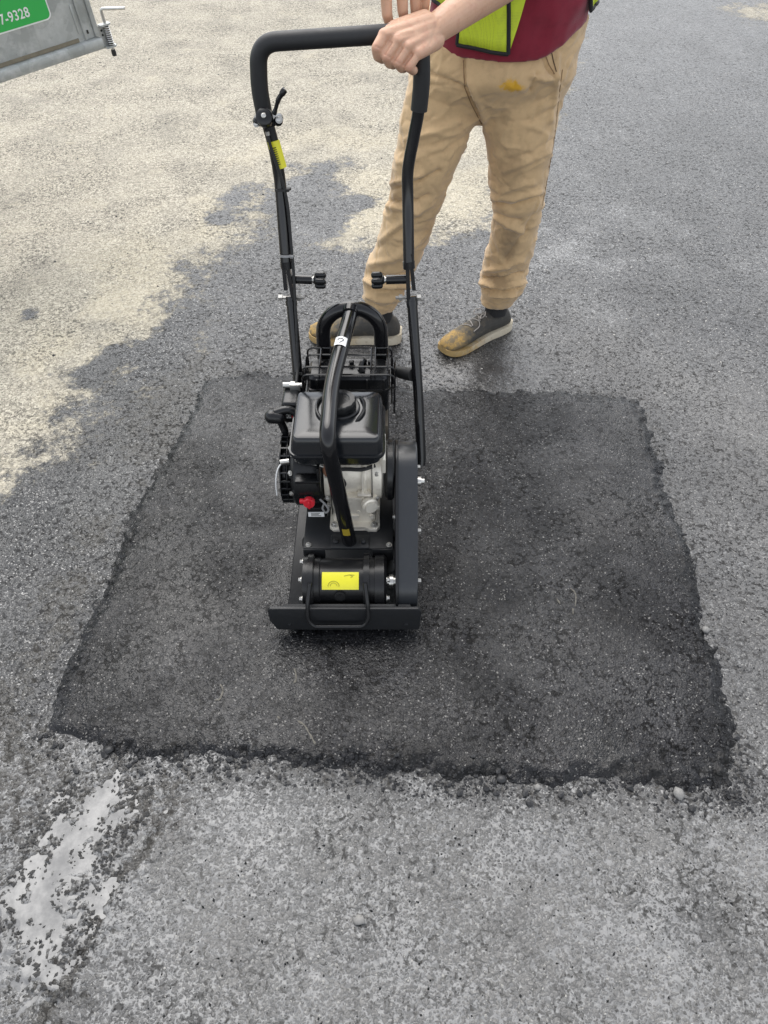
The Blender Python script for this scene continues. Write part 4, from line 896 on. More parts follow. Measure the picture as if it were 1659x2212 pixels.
trl = thing('utility_trailer', 'galvanised steel trailer corner with green phone number sign and spring latch', 'trailer', (wheel_c.x, wheel_c.y, 0))
def tob(name, bm, m, par=None, **k):
    bmesh.ops.transform(bm, matrix=TM, verts=bm.verts[:]); return obj(name, bm, m, par or trl, **k)
LEN = -2.2; DEP = -0.8; HT = 0.48
bm = BM(); box(bm, (LEN, -0.004, 0.041), (-0.004, 0.0, HT)); side = tob('side_panel', bm, M_galv)
bm = BM(); prism(bm, [(0.000, 0.0), (0.018, 0.0), (0.020, 0.003), (0.020, 0.032), (0.017, 0.036), (0.0, 0.040), (-0.03, 0.04), (-0.03, 0.0)], 'x', LEN, 0.0)
rail = tob('bottom_rail', bm, M_galv)
bm = BM(); box(bm, (LEN, 0.0005, 0.0405), (-0.085, 0.005, 0.053)); tob('rail_shade_strip', bm, M_recess_shade, rail)  # strip coloured as the recess shadow along the rail's top edge
# corner post: folded edge with two ribs
bm = BM(); box(bm, (-0.060, 0.0005, 0.041), (-0.052, 0.010, HT), 0.003); tob('post_fold', bm, M_galv)
bm = BM(); box(bm, (-0.018, 0.0005, 0.041), (0.0, 0.014, HT), 0.004); tob('corner_post', bm, M_galv)
bm = BM(); box(bm, (-0.050, 0.0005, 0.041), (-0.019, 0.0025, HT)); tob('post_web', bm, M_galv)
bm = BM(); box(bm, (-0.0785, 0.0005, 0.066), (-0.071, 0.004, 0.16), 0.0015); tob('weld_strip', bm, M_galv)
bm = BM(); box(bm, (-0.045, 0.003, 0.058), (-0.038, 0.0045, 0.070)); tob('slot', bm, M_ink)
# sign
q0 = pst(114, 42); q1 = pst(0, 72); sr, sbot = q0.x, (q0.z+q1.z)/2
def rr_poly(x0, x1, z0, z1, r): return [(x0+(x1-x0)/2+p[0], z0+(z1-z0)/2+p[1]) for p in rrect((x1-x0)/2, (z1-z0)/2, r, 6)]
bm = BM(); prism(bm, rr_poly(sr-1.5, sr, sbot, sbot+0.36, 0.022), 'y', 0.0005, 0.0030); sgn = tob('number_sign', bm, M_white, label='green sign with white border and white phone number')
bm = BM(); prism(bm, rr_poly(sr-1.5+0.006, sr-0.005, sbot+0.005, sbot+0.355, 0.018), 'y', 0.0031, 0.0042); tob('sign_face', bm, M_grn, sgn)
def text_mesh(body, height, sx=0.78, bold=0.012):
    cu = bpy.data.curves.new('lettering', 'FONT'); cu.body = body; cu.size = 1.0; cu.offset = bold; cu.extrude = 0.002; cu.space_character = 1.06
    o = bpy.data.objects.new('tmp_text', cu); COL.objects.link(o); dg = bpy.context.evaluated_depsgraph_get()
    me_ = bpy.data.meshes.new_from_object(o.evaluated_get(dg)); bpy.data.objects.remove(o)
    P = verts_np(me_); h = P[:, 1].max()-P[:, 1].min(); k = height/h; P[:, :2] *= k; P[:, 0] *= sx; P[:, 2] *= 0.3; P[:, 0] -= P[:, 0].max(); P[:, 1] -= P[:, 1].min()
    set_verts(me_, P); return me_
r8 = pst(65, 35); r8t = pst(58, 14); hgt_ = abs(r8t.z-r8.z)*1.05
tme = text_mesh('57-9328', hgt_, 0.88, 0.012)
P = verts_np(tme); P = np.stack([P[:, 0]+r8.x, np.full(len(P), 0.0050)+P[:, 2], P[:, 1]+r8.z], 1)
Pw = P @ np.array(TM.to_3x3()).T + np.array(TM.translation); set_verts(tme, Pw); link_mesh('sign_lettering', tme, M_white, sgn, smooth=None)
# spring latch at the corner
bm = BM(); prism(bm, [(0.001, -0.004), (0.030, -0.010), (0.030, -0.004), (0.034, 0.0), (0.034, 0.072), (0.001, 0.072)], 'y', 0.002, 0.006); latch = tob('latch_bracket', bm, M_galv)
for tz in (0.072, -0.002):
    bm = BM(); prism(bm, [(0.004, 0.006), (0.046, 0.006), (0.048, 0.010), (0.048, 0.026), (0.040, 0.034), (0.010, 0.034), (0.004, 0.028)], 'z', tz, tz+0.006); tob('latch_lug', bm, M_galv, latch)
bm = BM(); tube(bm, fillet([(0.030, 0.018, -0.030), (0.030, 0.018, 0.125), (0.098, 0.082, 0.122)], 0.012, 6), 0.0058, 12); pin = tob('latch_pin', bm, M_steel)
bm = BM(); lathe(bm, [(0, 0.0085), (0.010, 0.0095), (0.022, 0.008)], (0.030, 0.018, -0.034), (0, 0, 1), 14); tob('pin_tip', bm, M_rub, pin)
bm = BM(); pts = []
for k in range(9*12+1): a = 2*math.pi*k/12; pts.append(V(0.030+0.0115*math.cos(a), 0.018+0.0115*math.sin(a), 0.006+0.064*k/108))
tube(bm, pts, 0.0019, 6); tob('latch_spring', bm, M_steel, latch)
bm = BM(); lathe(bm, [(0, 0.010), (0.066, 0.010)], (0.030, 0.018, 0.005), (0, 0, 1), 14); tob('pin_sleeve', bm, M_rub, latch)
for tz in (0.04, 0.055): bm = BM(); lathe(bm, [(0, 0.004), (0.002, 0.004)], (0.012, 0.006, tz), (0, 1, 0), 10); tob('latch_hole', bm, M_ink, latch)
# rest of the trailer, outside the picture
for k in range(5):
    x_ = LEN+0.05+(-0.10-LEN)*k/4; bm = BM(); box(bm, (x_, DEP, 0.004), (x_+0.045, -0.031, 0.036)); tob('cross_member', bm, M_galv)
bm = BM(); box(bm, (LEN, DEP-0.03, 0.0), (-0.004, DEP-0.001, 0.05)); tob('side_rail', bm, M_galv)
for s_ in (0.13, DEP-0.13):
    c = TM @ V(WX, s_, 0); R_ = 0.29; c.z = R_; bm = BM()
    lathe(bm, [(-0.085, 0.18), (-0.09, 0.25), (-0.07, R_-0.005), (0, R_), (0.07, R_-0.005), (0.09, 0.25), (0.085, 0.18)], c, tn, 36); wh = obj('wheel', bm, M_tyre, trl)
    bm = BM(); lathe(bm, [(-0.07, 0.182), (0.075, 0.182), (0.06, 0.15), (0.04, 0.06), (0.06, 0.05), (0.06, 0.02)], c, tn, 28); obj('rim', bm, M_galv, wh)
c0 = TM @ V(WX, 0.10, 0); c1 = TM @ V(WX, DEP-0.10, 0); c0.z = c1.z = 0.29
bm = BM(); tube(bm, [c0, c1], 0.03, 12); ax_ = obj('axle', bm, M_galv, trl)
for s_ in (-0.10, DEP+0.10):
    a = TM @ V(WX, s_, 0.03); b = a.copy(); b.z = 0.30; bm = BM(); tube(bm, [b, a], 0.025, 10); obj('spring_hanger', bm, M_galv, ax_)
a = TM @ V(LEN, DEP/2, 0.02); b = TM @ V(LEN-1.1, DEP/2, 0.0); bm = BM(); tube(bm, [a+(a-b)*0.3, b], 0.035, 10); tob_ = obj('drawbar', bm, M_galv, trl)
c = b.copy(); c.z = 0.02; bm = BM(); tube(bm, [b+(a-b)*0.06, V(c.x, c.y, 0.01)+(a-b)*0.06*0], 0.025, 10); obj('jockey_leg', bm, M_galv, trl)
# ------------------------------------------------------------------ person working the machine
def cloth(name, col, stains=(), rough=0.85, weave=900, var=0.12, sheen=0.3):
    t = NT(name); c = t.mix(t.noise(7, 5, 0.6), tuple(x*(1-var) for x in col), tuple(min(1, x*(1+var)) for x in col))
    c = t.mix(t.ramp(t.noise(45, 6, 0.65), 0.46, 0.72, 0.0, 0.32), c, tuple(x*0.6 for x in col)); c = t.mix(t.ramp(t.noise(13, 6, 0.7), 0.5, 0.72, 0.0, 0.22), c, tuple(x*0.5 for x in col))
    for (ctr, r, sc, amt, sc_col, ns) in stains:
        c = t.mix(t.math('MULTIPLY', t.spot(ctr, r, 0.5, 0.8, ns, sc=sc), amt), c, sc_col)
    t.set(Base_Color=c, Roughness=rough); t.p.inputs['Sheen Weight'].default_value = sheen; t.p.inputs['Specular IOR Level'].default_value = 0.2
    t.bump(t.math('ADD', t.noise(weave, 2), t.math('MULTIPLY', t.noise(60, 4), 1.5)), 0.25, 0.0015); return t.m
def skin_mat():
    t = NT('skin'); kn = [aty(830, 76, 1.594), aty(856, 89, 1.592), aty(879, 102, 1.592), aty(901, 116, 1.594), aty(814, 104, 1.57), aty(835, 122, 1.57), aty(859, 134, 1.57), aty(883, 144, 1.57)]; c = t.mix(t.noise(18, 5), (0.58, 0.345, 0.225), (0.68, 0.425, 0.29)); c = t.mix(t.ramp(t.noise(60, 5), 0.48, 0.72, 0, 0.45), c, (0.52, 0.25, 0.17)); c = t.mix(t.ramp(t.noise(260, 3), 0.62, 0.74, 0, 0.35), c, (0.36, 0.20, 0.13))
    for k_ in kn: c = t.mix(t.math('MULTIPLY', t.spot(tuple(k_), 0.013, 0.8, 0.35, 120), 0.38), c, (0.50, 0.21, 0.14))
    c = t.mix(t.spot(tuple(aty(1049, 43, 1.73)), 0.004, 0.5, 0.1, 200, sc=(1, 0.15, 1)), c, (0.16, 0.07, 0.04))
    t.set(Base_Color=c, Roughness=0.48); t.p.inputs['Subsurface Weight'].default_value = 0.12; t.p.inputs['Subsurface Radius'].default_value = (0.012, 0.005, 0.003)
    t.p.inputs['Subsurface Scale'].default_value = 0.6; t.bump(t.math('ADD', t.noise(350, 4), t.math('MULTIPLY', t.noise(60, 4), 2.0)), 0.30, 0.0010); return t.m
M_skin = None
PY = 2.17
def leg_front(X_, Y_, y_): return tuple(aty(X_, Y_, y_))
M_pants = cloth('tan_work_trousers', (0.62, 0.43, 0.235), stains=(
    (leg_front(1098,180,2.04), 0.026, (1, 0.25, 1.5), 0.9, (0.66, 0.36, 0.02), 130),
    (leg_front(1112,186,2.04), 0.018, (0.8, 0.25, 1.6), 0.9, (0.62, 0.34, 0.02), 130),
    (leg_front(1100,520,2.17), 0.050, (1.5, 0.5, 0.7), 0.5, (0.17, 0.115, 0.07), 45),
    (leg_front(1080,600,2.22), 0.040, (1, 0.5, 1), 0.5, (0.16, 0.10, 0.055), 40),
    (leg_front(1110,370,2.07), 0.050, (1.2, 0.5, 0.8), 0.35, (0.20, 0.13, 0.07), 30),
    (leg_front(850,410,2.12), 0.045, (1, 0.5, 0.9), 0.45, (0.25, 0.15, 0.07), 30),
    (leg_front(940,500,2.14), 0.060, (1.4, 0.5, 0.6), 0.35, (0.33, 0.19, 0.08), 25),
    (leg_front(1080,290,2.05), 0.045, (1.2, 0.5, 0.7), 0.30, (0.20, 0.14, 0.08), 35)))
M_shirt = cloth('maroon_cotton', (0.235, 0.020, 0.038), var=0.10, rough=0.9)
t = NT('hi_vis_mesh'); vv = t.voro(330, rnd=0.1); hole = t.ramp(vv.outputs['Distance'], 0.28, 0.36, 1.0, 0.0)
t.set(Base_Color=t.mix(t.math('MULTIPLY', hole, 0.55), t.mix(t.noise(12, 4), (0.58, 0.70, 0.03), (0.66, 0.80, 0.05)), (0.33, 0.40, 0.05)), Roughness=0.7); t.bump(vv.outputs['Distance'], 0.35, 0.001); M_vest = t.m
M_trim = mat('black_binding_tape', (0.015, 0.015, 0.016), 0.8, bump=0.3)
M_sock = mat('black_sock', (0.020, 0.020, 0.021), 0.9, bump=0.4, bscale=800)
M_hair = mat('brown_hair', (0.05, 0.03, 0.018), 0.6, var=0.4, nscale=150, bump=0.6, bscale=400)
M_eyew = mat('eye_white', (0.75, 0.74, 0.72), 0.25); M_iris = mat('iris', (0.05, 0.03, 0.02), 0.2); M_lip = mat('lip', (0.42, 0.17, 0.14), 0.5)
pers = thing('person', 'person in tan trousers, maroon shirt and yellow vest holding the loop handle', 'person', (0.16, 2.25, 0))

# ---- trousers
def leg_rings(rows, n=28):
    out = []
    for Y_, xl, xr, y_, bf in rows:
        c = aty((xl+xr)/2, Y_, y_); a = (aty(xr, Y_, y_)-aty(xl, Y_, y_)).length/2*1.045; b = a*bf
        out.append([V(c.x+a*math.cos(2*math.pi*j/n), c.y+b*math.sin(2*math.pi*j/n), c.z) for j in range(n)])
    return out
def refine(rings, k=4):
    out = []; R = rings
    for j in range(len(R[0])): pass
    cols = [crom([r[j] for r in R], k) for j in range(len(R[0]))]
    return [[cols[j][i] for j in range(len(R[0]))] for i in range(len(cols[0]))]
legL = [(662,793,850,2.235,1.1),(650,789,858,2.232,1.15),(617,787,876,2.225,1.12),(585,793,893,2.215,1.1),(569,797,899,2.205,1.08),(521,816,922,2.185,1.05),(457,833,944,2.165,1.02),(393,848,969,2.15,1.0),(329,857,996,2.15,1.0),(275,866,1018,2.155,0.95),(230,874,1030,2.16,0.9),(180,884,1040,2.165,0.85)]
legR = [(652,1041,1102,2.292,1.1),(640,1040,1112,2.29,1.15),(617,1040,1131,2.28,1.12),(585,1042,1138,2.265,1.1),(560,1049,1143,2.25,1.08),(521,1060,1154,2.225,1.05),(457,1065,1167,2.195,1.02),(393,1060,1178,2.17,1.0),(329,1056,1191,2.16,1.0),(285,1047,1196,2.16,0.98),(240,1040,1204,2.165,0.92),(190,1030,1214,2.17,0.88)]
hips = [(264,1015,1068,2.165,1.0),(252,960,1130,2.165,0.42),(236,905,1190,2.165,0.38),(215,884,1210,2.17,0.44),(180,888,1224,2.17,0.58),(140,896,1238,2.175,0.72),(100,905,1246,2.18,0.70),(60,915,1256,2.19,0.68),(20,925,1262,2.19,0.66)]
bm = BM()
for rows in (legL, legR, hips): ring_loft(bm, refine(leg_rings(rows)))
tro = remesh(bm, 0.0052, 10)
P = verts_np(tro); N = norms_np(tro)
def cam_px(P):
    d = P-np.array([0, 0, CAMH]); sx = d[:, 0]; f = d[:, 1]*math.cos(PITCH)-d[:, 2]*math.sin(PITCH); u = d[:, 1]*math.sin(PITCH)+d[:, 2]*math.cos(PITCH)
    return 829.5+sx/f*FPX/S_, 1106-u/f*FPX/S_
QX, QY = cam_px(P)
disp = np.zeros(len(P))
front = np.clip(-N[:, 1]+0.4, 0, 1)
def fold(pts, w, amp, G=1.35):            # a crease along a polyline measured on the picture, carried on the cloth in world space
    global disp
    d = line_d(QX, QY, pts); disp = disp + G*amp*front*(np.exp(-(d/(w*0.75))**2) if amp > 0 else np.exp(-d/(w*0.55)))
# folds: valley (negative) with raised lips
for pts, w, a in (([(1000,60),(1003,170),(1012,200),(1045,275)],9,-0.010), ([(925,158),(975,178),(1003,195)],8,-0.010), ([(928,184),(990,184)],7,-0.005), ([(1012,180),(1040,240),(1050,280)],10,0.008), ([(1030,280),(960,330),(905,345)],9,-0.006),
    ([(880,300),(940,285),(990,265)],10,0.006), ([(862,325),(930,315),(985,300)],9,-0.006), ([(860,352),(920,340)],9,0.005), ([(843,408),(905,392),(950,370)],7,-0.010), ([(843,398),(910,378)],8,0.009), ([(832,432),(890,440),(925,425)],7,-0.010), ([(838,445),(900,455)],10,0.009),
    ([(825,520),(870,480),(930,440)],10,0.007), ([(815,535),(860,500),(900,470)],9,-0.006), ([(800,572),(850,560),(900,520)],10,0.008), ([(797,590),(830,598),(890,592)],6,-0.012), ([(790,606),(830,615),(878,618)],7,0.011), ([(800,624),(835,628),(874,628)],5,-0.012), ([(795,640),(830,650),(866,645)],8,0.007),
    ([(1062,437),(1105,448),(1170,425)],7,-0.010), ([(1062,425),(1110,432),(1165,412)],9,0.009), ([(1065,460),(1100,475),(1125,478)],7,-0.009), ([(1070,470),(1110,492),(1130,500)],8,0.008), ([(1135,500),(1150,470),(1165,455)],8,-0.006), ([(1060,400),(1080,415),(1150,395)],9,0.005),
    ([(1092,560),(1120,520),(1140,500)],9,-0.007), ([(1048,585),(1080,580),(1128,560)],7,0.009), ([(1043,600),(1085,602),(1130,590)],5,-0.013), ([(1042,612),(1090,618),(1132,608)],6,0.012), ([(1045,625),(1085,632),(1122,625)],5,-0.014), ([(1060,638),(1090,640),(1112,636)],5,0.010),
    ([(1165,100),(1180,140),(1195,165)],6,-0.008), ([(1150,165),(1175,172),(1200,165)],8,0.009), ([(1145,200),(1152,175),(1160,160)],6,-0.008), ([(1190,235),(1150,260),(1100,265)],9,-0.005), ([(1185,330),(1140,350),(1090,370)],9,0.005), ([(1195,300),(1150,330),(1100,345)],9,-0.005), ([(1205,120),(1200,180),(1190,260)],8,0.006)):
    fold(pts, w, a)
# overall looseness of the cloth
lo = np.array([mnoise.noise(Vector((p[0]*9, p[1]*9, p[2]*16))) for p in P]); hi2 = np.array([mnoise.noise(Vector((p[0]*22+3, p[1]*22, p[2]*38))) for p in P])
cuff = np.clip(1-(P[:, 2]-0.10)/0.16, 0, 1)
rid = np.array([abs(mnoise.noise(Vector((p[0]*11, p[1]*11, p[2]*45+7)))) for p in P])
rg = np.array([max(0, 1-abs(mnoise.noise(Vector((p[0]*10+p[2]*5, p[1]*10, p[2]*13-p[0]*4))))*5)**2 for p in P]); rg2 = np.array([max(0, 1-abs(mnoise.noise(Vector((p[0]*17-p[2]*9+5, p[1]*17, p[2]*22+p[0]*6))))*5)**2 for p in P])
disp += 0.0040*rg - 0.0030*rg2 + lo*0.0040 + hi2*0.0030 + cuff*(0.012*(rid-0.25))
set_verts(tro, P + N*disp[:, None])
trou = link_mesh('trousers', tro, M_pants, pers, smooth=None); tro.shade_smooth()
bvh = BVHTree.FromObject(trou, bpy.context.evaluated_depsgraph_get())
def cast(X_, Y_, off=0.0015, tree=None):
    d_ = ray(X_, Y_).normalized(); h = (tree or bvh).ray_cast(CAM, d_); return (h[0]-d_*off) if h[0] is not None else None
def seam(name, px, r, m, par, off=0.0005, tree=None):
    pts = [cast(a[0]+(b[0]-a[0])*k/6, a[1]+(b[1]-a[1])*k/6, off, tree) for a, b in zip(px[:-1], px[1:]) for k in range(6)]+[cast(*px[-1], off, tree)]
    pts = [p for p in pts if p is not None]
    keep = [pts[0]]
    for p in pts[1:]:
        if 0.002 < (p-keep[-1]).length < 0.06: keep.append(p)
    if len(keep) < 3: return None
    bm_ = BM(); tube(bm_, keep, r, 6); return obj(name, bm_, m, par)
M_seam = mat('trouser_stitching', (0.26, 0.165, 0.085), 0.9)
M_pock = mat('pocket_lining', (0.10, 0.065, 0.035), 0.9)
seam('fly_seam', [(1001, 130), (1002, 160), (1004, 190), (1018, 225), (1040, 268)], 0.0013, M_seam, trou)
seam('side_seam', [(1215, 150), (1206, 220), (1198, 300), (1180, 400), (1170, 450)], 0.0012, M_seam, trou)
seam('pocket_edge', [(1190, 105), (1195, 130), (1202, 155)], 0.0014, M_pock, trou)
seam('pocket_edge', [(1178, 118), (1186, 140), (1198, 160)], 0.0012, M_seam, trou)

# ---- shoes
def shoe_mat():
    t = NT('dark_knit_shoe'); oc = t.objco(); c = t.mix(t.noise(160, 4, vec=oc), (0.035, 0.033, 0.030), (0.070, 0.066, 0.058))
    mud = t.math('MAXIMUM', t.spot((0.282, 0.008, 0.062), 0.050, 0.25, 0.9, 60, vec=oc, sc=(1, 1, 0.8)), t.math('MULTIPLY', t.spot((0.30, -0.01, 0.035), 0.075, 0.4, 1.0, 40, vec=oc), 0.6))
    c = t.mix(t.math('MULTIPLY', t.spot((0.29, 0.0, 0.02), 0.11, 0.5, 0.9, 50, vec=oc), 0.75), c, t.mix(t.noise(120, 4, vec=oc), (0.09, 0.07, 0.04), (0.26, 0.19, 0.09)))
    c = t.mix(t.math('MULTIPLY', mud, t.ramp(t.noise(34, 6, 0.75, vec=oc), 0.40, 0.56)), c, t.mix(t.noise(150, 4, vec=oc), (0.27, 0.165, 0.04), (0.44, 0.28, 0.08)))
    c = t.mix(t.ramp(t.noise(28, 6, 0.7, vec=oc), 0.52, 0.7, 0, 0.45), c, (0.16, 0.125, 0.085))
    t.set(Base_Color=c, Roughness=0.8); t.bump(t.noise(700, 3, vec=oc), 0.4, 0.0012); return t.m
def sole_mat():
    t = NT('muddy_sole'); oc = t.objco(); c = t.mix(t.noise(30, 5, vec=oc), (0.50, 0.43, 0.31), (0.62, 0.56, 0.45))
    c = t.mix(t.math('MULTIPLY', t.spot((0.30, 0.0, 0.0), 0.15, 0.6, 0.6, 50, vec=oc), 0.8), c, (0.40, 0.24, 0.05))
    c = t.mix(t.ramp(t.noise(60, 6, 0.7, vec=oc), 0.52, 0.68, 0, 0.6), c, (0.22, 0.16, 0.09)); t.set(Base_Color=c, Roughness=0.75); return t.m
M_shoe = shoe_mat(); M_sole = sole_mat(); M_lace = mat('grey_lace', (0.30, 0.28, 0.26), 0.9, bump=0.3)
SECT = [(0.006,0.020,0.060,0.0),(0.020,0.031,0.088,0.0),(0.045,0.036,0.098,0.0),(0.085,0.0375,0.098,0.0),(0.115,0.0375,0.100,0.0),(0.150,0.039,0.094,0.002),(0.185,0.0425,0.083,0.004),(0.220,0.046,0.072,0.006),(0.255,0.047,0.063,0.008),(0.285,0.0435,0.056,0.010),(0.305,0.035,0.048,0.010),(0.318,0.021,0.038,0.008)]
def shoe_section(x, w, z0, z1, cy, n=22, ex=2.4):
    out = []
    for j in range(n):
        a = 2*math.pi*j/n; c, s = math.cos(a), math.sin(a); yy = w*math.copysign(abs(c)**(2/ex), c); zz = math.copysign(abs(s)**(2/ex), s)
        out.append(V(x, cy+yy*(1.0 if zz < 0.2 else 1-0.45*(zz-0.2)), z0+(z1-z0)*(zz+1)/2))
    return out
def make_shoe(heel, toe, name_side):
    heel = Vector((heel[0], heel[1], 0)); dv = Vector((toe[0], toe[1], 0))-heel; sc = dv.length/0.325; ang = math.atan2(dv.y, dv.x)
    bm = BM(); ring_loft(bm, refine([shoe_section(x, w, 0.020, h, cy) for x, w, h, cy in SECT], 3)); sm_ = remesh(bm, 0.0032, 6)
    pz = surf_z(heel.x, heel.y)
    def place(o):
        o.location = (heel.x, heel.y, pz-0.001); o.rotation_euler = (0, 0, ang); o.scale = (sc,)*3
    sh = link_mesh('shoe', sm_, M_shoe, None, smooth=None); sm_.shade_smooth(); place(sh)
    sh.parent = pers; sh.matrix_parent_inverse = Matrix.Translation(-Vector(pers.location))
    def sub(nm, bm_, m, sm=40):
        return obj(nm, bm_, m, sh, smooth=sm)
    bm = BM(); rings = []
    for x, w, h, cy in SECT:
        x2 = x*1.02-0.006; ww = w*1.06+0.003; lift = 0.010*max(0, (x-0.24)/0.08)**2 + 0.004*max(0, (0.03-x)/0.03); tk = 0.030-0.006*min(1, max(0, (x-0.08)/0.15)) + (0.006 if x < 0.03 else 0)
        flare = 1.0
        rings.append([V(x2, cy-ww, lift+0.003), V(x2, cy-ww*1.03, lift+tk*0.55), V(x2, cy-ww*0.97, lift+tk), V(x2, cy, lift+tk*1.02), V(x2, cy+ww*0.97, lift+tk), V(x2, cy+ww*1.03, lift+tk*0.55), V(x2, cy+ww, lift+0.003), V(x2, cy, lift)])
    ring_loft(bm, refine(rings, 2)); sub('sole', bm, M_sole, 50)
    bm = BM(); tube(bm, crom([V(0.072, 0, 0.085), V(0.070, 0, 0.115), V(0.068, 0, 0.160)], 4), [0.040, 0.0400, 0.0395, 0.039, 0.038, 0.037, 0.036, 0.035, 0.034], 20); sub('sock', bm, M_sock)
    tr = BVHTree.FromObject(sh, bpy.context.evaluated_depsgraph_get())
    def top(x, y):
        h = tr.ray_cast(V(x, y, 0.3), V(0, 0, -1)); return h[0]+V(0, 0, 0.0015) if h[0] is not None else V(x, y, 0.09)
    for k in range(5):
        x = 0.135+0.017*k; bm = BM(); sgn_ = 1 if k % 2 else -1
        tube(bm, [top(x+sgn_*0.006*(q-2)/2, -0.018+0.009*q) for q in range(5)], 0.0020, 6); sub('lace', bm, M_lace)
    for s_ in (-1, 1):
        bm = BM(); b0 = top(0.128, 0.0); tube(bm, crom([b0, b0+V(0.004, 0.012*s_, 0.012), b0+V(0.020, 0.026*s_, 0.010), b0+V(0.030, 0.018*s_, -0.002), b0+V(0.014, 0.004*s_, 0.001)]), 0.0020, 6); sub('lace', bm, M_lace)
    bm = BM(); b0 = top(0.128, 0.0); tube(bm, crom([b0, b0+V(0.03, 0.010, -0.004), top(0.17, 0.030), top(0.20, 0.036)+V(0, 0, 0.001)]), 0.0018, 6); sub('lace', bm, M_lace)
    return sh
hr_ = atz(1100, 706); tr_ = atz(938, 752)
make_shoe((0.448, 2.322), (0.190, 2.148), 'a')
make_shoe((0.062, 2.232), (-0.268, 2.258), 'b')

M_skin = skin_mat()
# ---- body (continuous): head, neck, torso, arms with hands, legs inside the trousers
CX, CYt = 0.300, 2.165
wr = aty(938, 64, 1.662); fm = aty(1019, 22, 1.735); elb = V(0.315, 1.885, 1.165); sho = V(0.455, 2.085, 1.385)
bar = lambda X_: None
def hand_left(bm):
    mcp = [aty(830, 76, 1.594), aty(856, 89, 1.592), aty(879, 102, 1.592), aty(901, 116, 1.594)]
    pip = [aty(814, 104, 1.577), aty(835, 122, 1.575), aty(859, 134.5, 1.575), aty(883, 144, 1.578)]
    dip = [aty(816, 121, 1.584), aty(841, 136, 1.584), aty(867, 146, 1.586), aty(892, 152, 1.590)]
    tip = [aty(826, 128, 1.604), aty(850, 140, 1.604), aty(873, 148, 1.606), aty(895, 152, 1.610)]
    rad = [(0.0110, 0.0105, 0.0095, 0.0083), (0.0110, 0.0106, 0.0096, 0.0083), (0.0107, 0.0104, 0.0094, 0.0081), (0.0100, 0.0097, 0.0088, 0.0075)]
    palm_end = wr + (mcp[1]-wr)*0.12
    for a, b, c, d_, r in zip(mcp, pip, dip, tip, rad):
        capsule(bm, a, b, r[0], r[1], 16); capsule(bm, b, c, r[1], r[2], 16); capsule(bm, c, d_, r[2], r[3], 16)
    # back of the hand / palm: metacarpals
    base = [wr + V(-0.014, -0.006, 0.012), wr + V(-0.008, -0.010, 0.006), wr + V(-0.003, -0.012, -0.003), wr + V(0.002, -0.012, -0.014)]
    for k in range(4):
        capsule(bm, base[k], mcp[k], 0.0190, 0.0122, 16)
        if k < 3: capsule(bm, (base[k]+base[k+1])/2, (mcp[k]+mcp[k+1])/2+(wr-mcp[1])*0.30, 0.0185, 0.0125, 16)
    # thumb: leaves the side of the palm near the wrist and goes round under the bar
    t0 = wr + V(-0.020, 0.004, 0.016); t1 = aty(852, 60, 1.640); t2 = aty(828, 74, 1.652); t3 = aty(818, 92, 1.648)
    capsule(bm, t0, (t1+mcp[0])/2, 0.017, 0.012, 16); capsule(bm, t0, t1, 0.017, 0.0135, 16); capsule(bm, t1, t2, 0.0130, 0.0112, 16); capsule(bm, t2, t3, 0.0112, 0.0088, 16)
def arm(bm, sh, el, wr_, mid=None, sc=1.0):
    capsule(bm, sh, sh+(el-sh)*0.5, 0.050*sc, 0.047*sc, 24); capsule(bm, sh+(el-sh)*0.5, el, 0.047*sc, 0.041*sc, 24)
    m_ = el+(wr_-el)*0.30; m2 = el+(wr_-el)*0.68
    capsule(bm, el, m_, 0.040*sc, 0.0425*sc, 24); capsule(bm, m_, m2, 0.0425*sc, 0.0335*sc, 24); capsule(bm, m2, wr_, 0.0335*sc, 0.0265*sc, 24)
bm = BM(); hand_left(bm); arm(bm, sho, elb, wr); larm = remesh(bm, 0.0017, 6, 0.5)
# right arm, hand hanging relaxed behind the bar
rsho = V(0.135, 2.035, 1.385); relb = V(0.045, 1.985, 1.135); rwr = V(0.020, 1.760, 1.195)
bm = BM(); arm(bm, rsho, relb, rwr)
k0 = [aty(X_, -62, 1.700) for X_ in (838, 868, 894, 916)]
k1 = [aty(834, -8, 1.682), aty(868, -14, 1.690), aty(896, -16, 1.698), aty(920, -20, 1.705)]
k2 = [aty(836, 30, 1.680), aty(870, 22, 1.690), aty(897, 18, 1.700), aty(919, 8, 1.708)]
k3 = [aty(842, 56, 1.692), aty(873, 46, 1.700), aty(897, 42, 1.708), aty(917, 28, 1.714)]
for i in range(4):
    r0 = (0.0118, 0.0118, 0.0112, 0.010)[i]; capsule(bm, k0[i], k1[i], r0, r0*0.96); capsule(bm, k1[i], k2[i], r0*0.96, r0*0.9); capsule(bm, k2[i], k3[i], r0*0.9, r0*0.76)
    capsule(bm, rwr + V(-0.012+0.008*i, -0.005, 0.0), k0[i], 0.0185, 0.013)
    if i < 3: capsule(bm, rwr + V(-0.008+0.008*i, -0.005, 0), (k0[i]+k0[i+1])/2, 0.018, 0.0125)
th = [rwr + V(-0.022, -0.012, -0.004), aty(800, -70, 1.672), aty(796, -40, 1.660), aty(803, -22, 1.655)]
for a, b, r0, r1 in zip(th[:-1], th[1:], (0.016, 0.0125, 0.011), (0.0125, 0.011, 0.009)): capsule(bm, a, b, r0, r1)
rarm = remesh(bm, 0.0020, 5, 0.4)
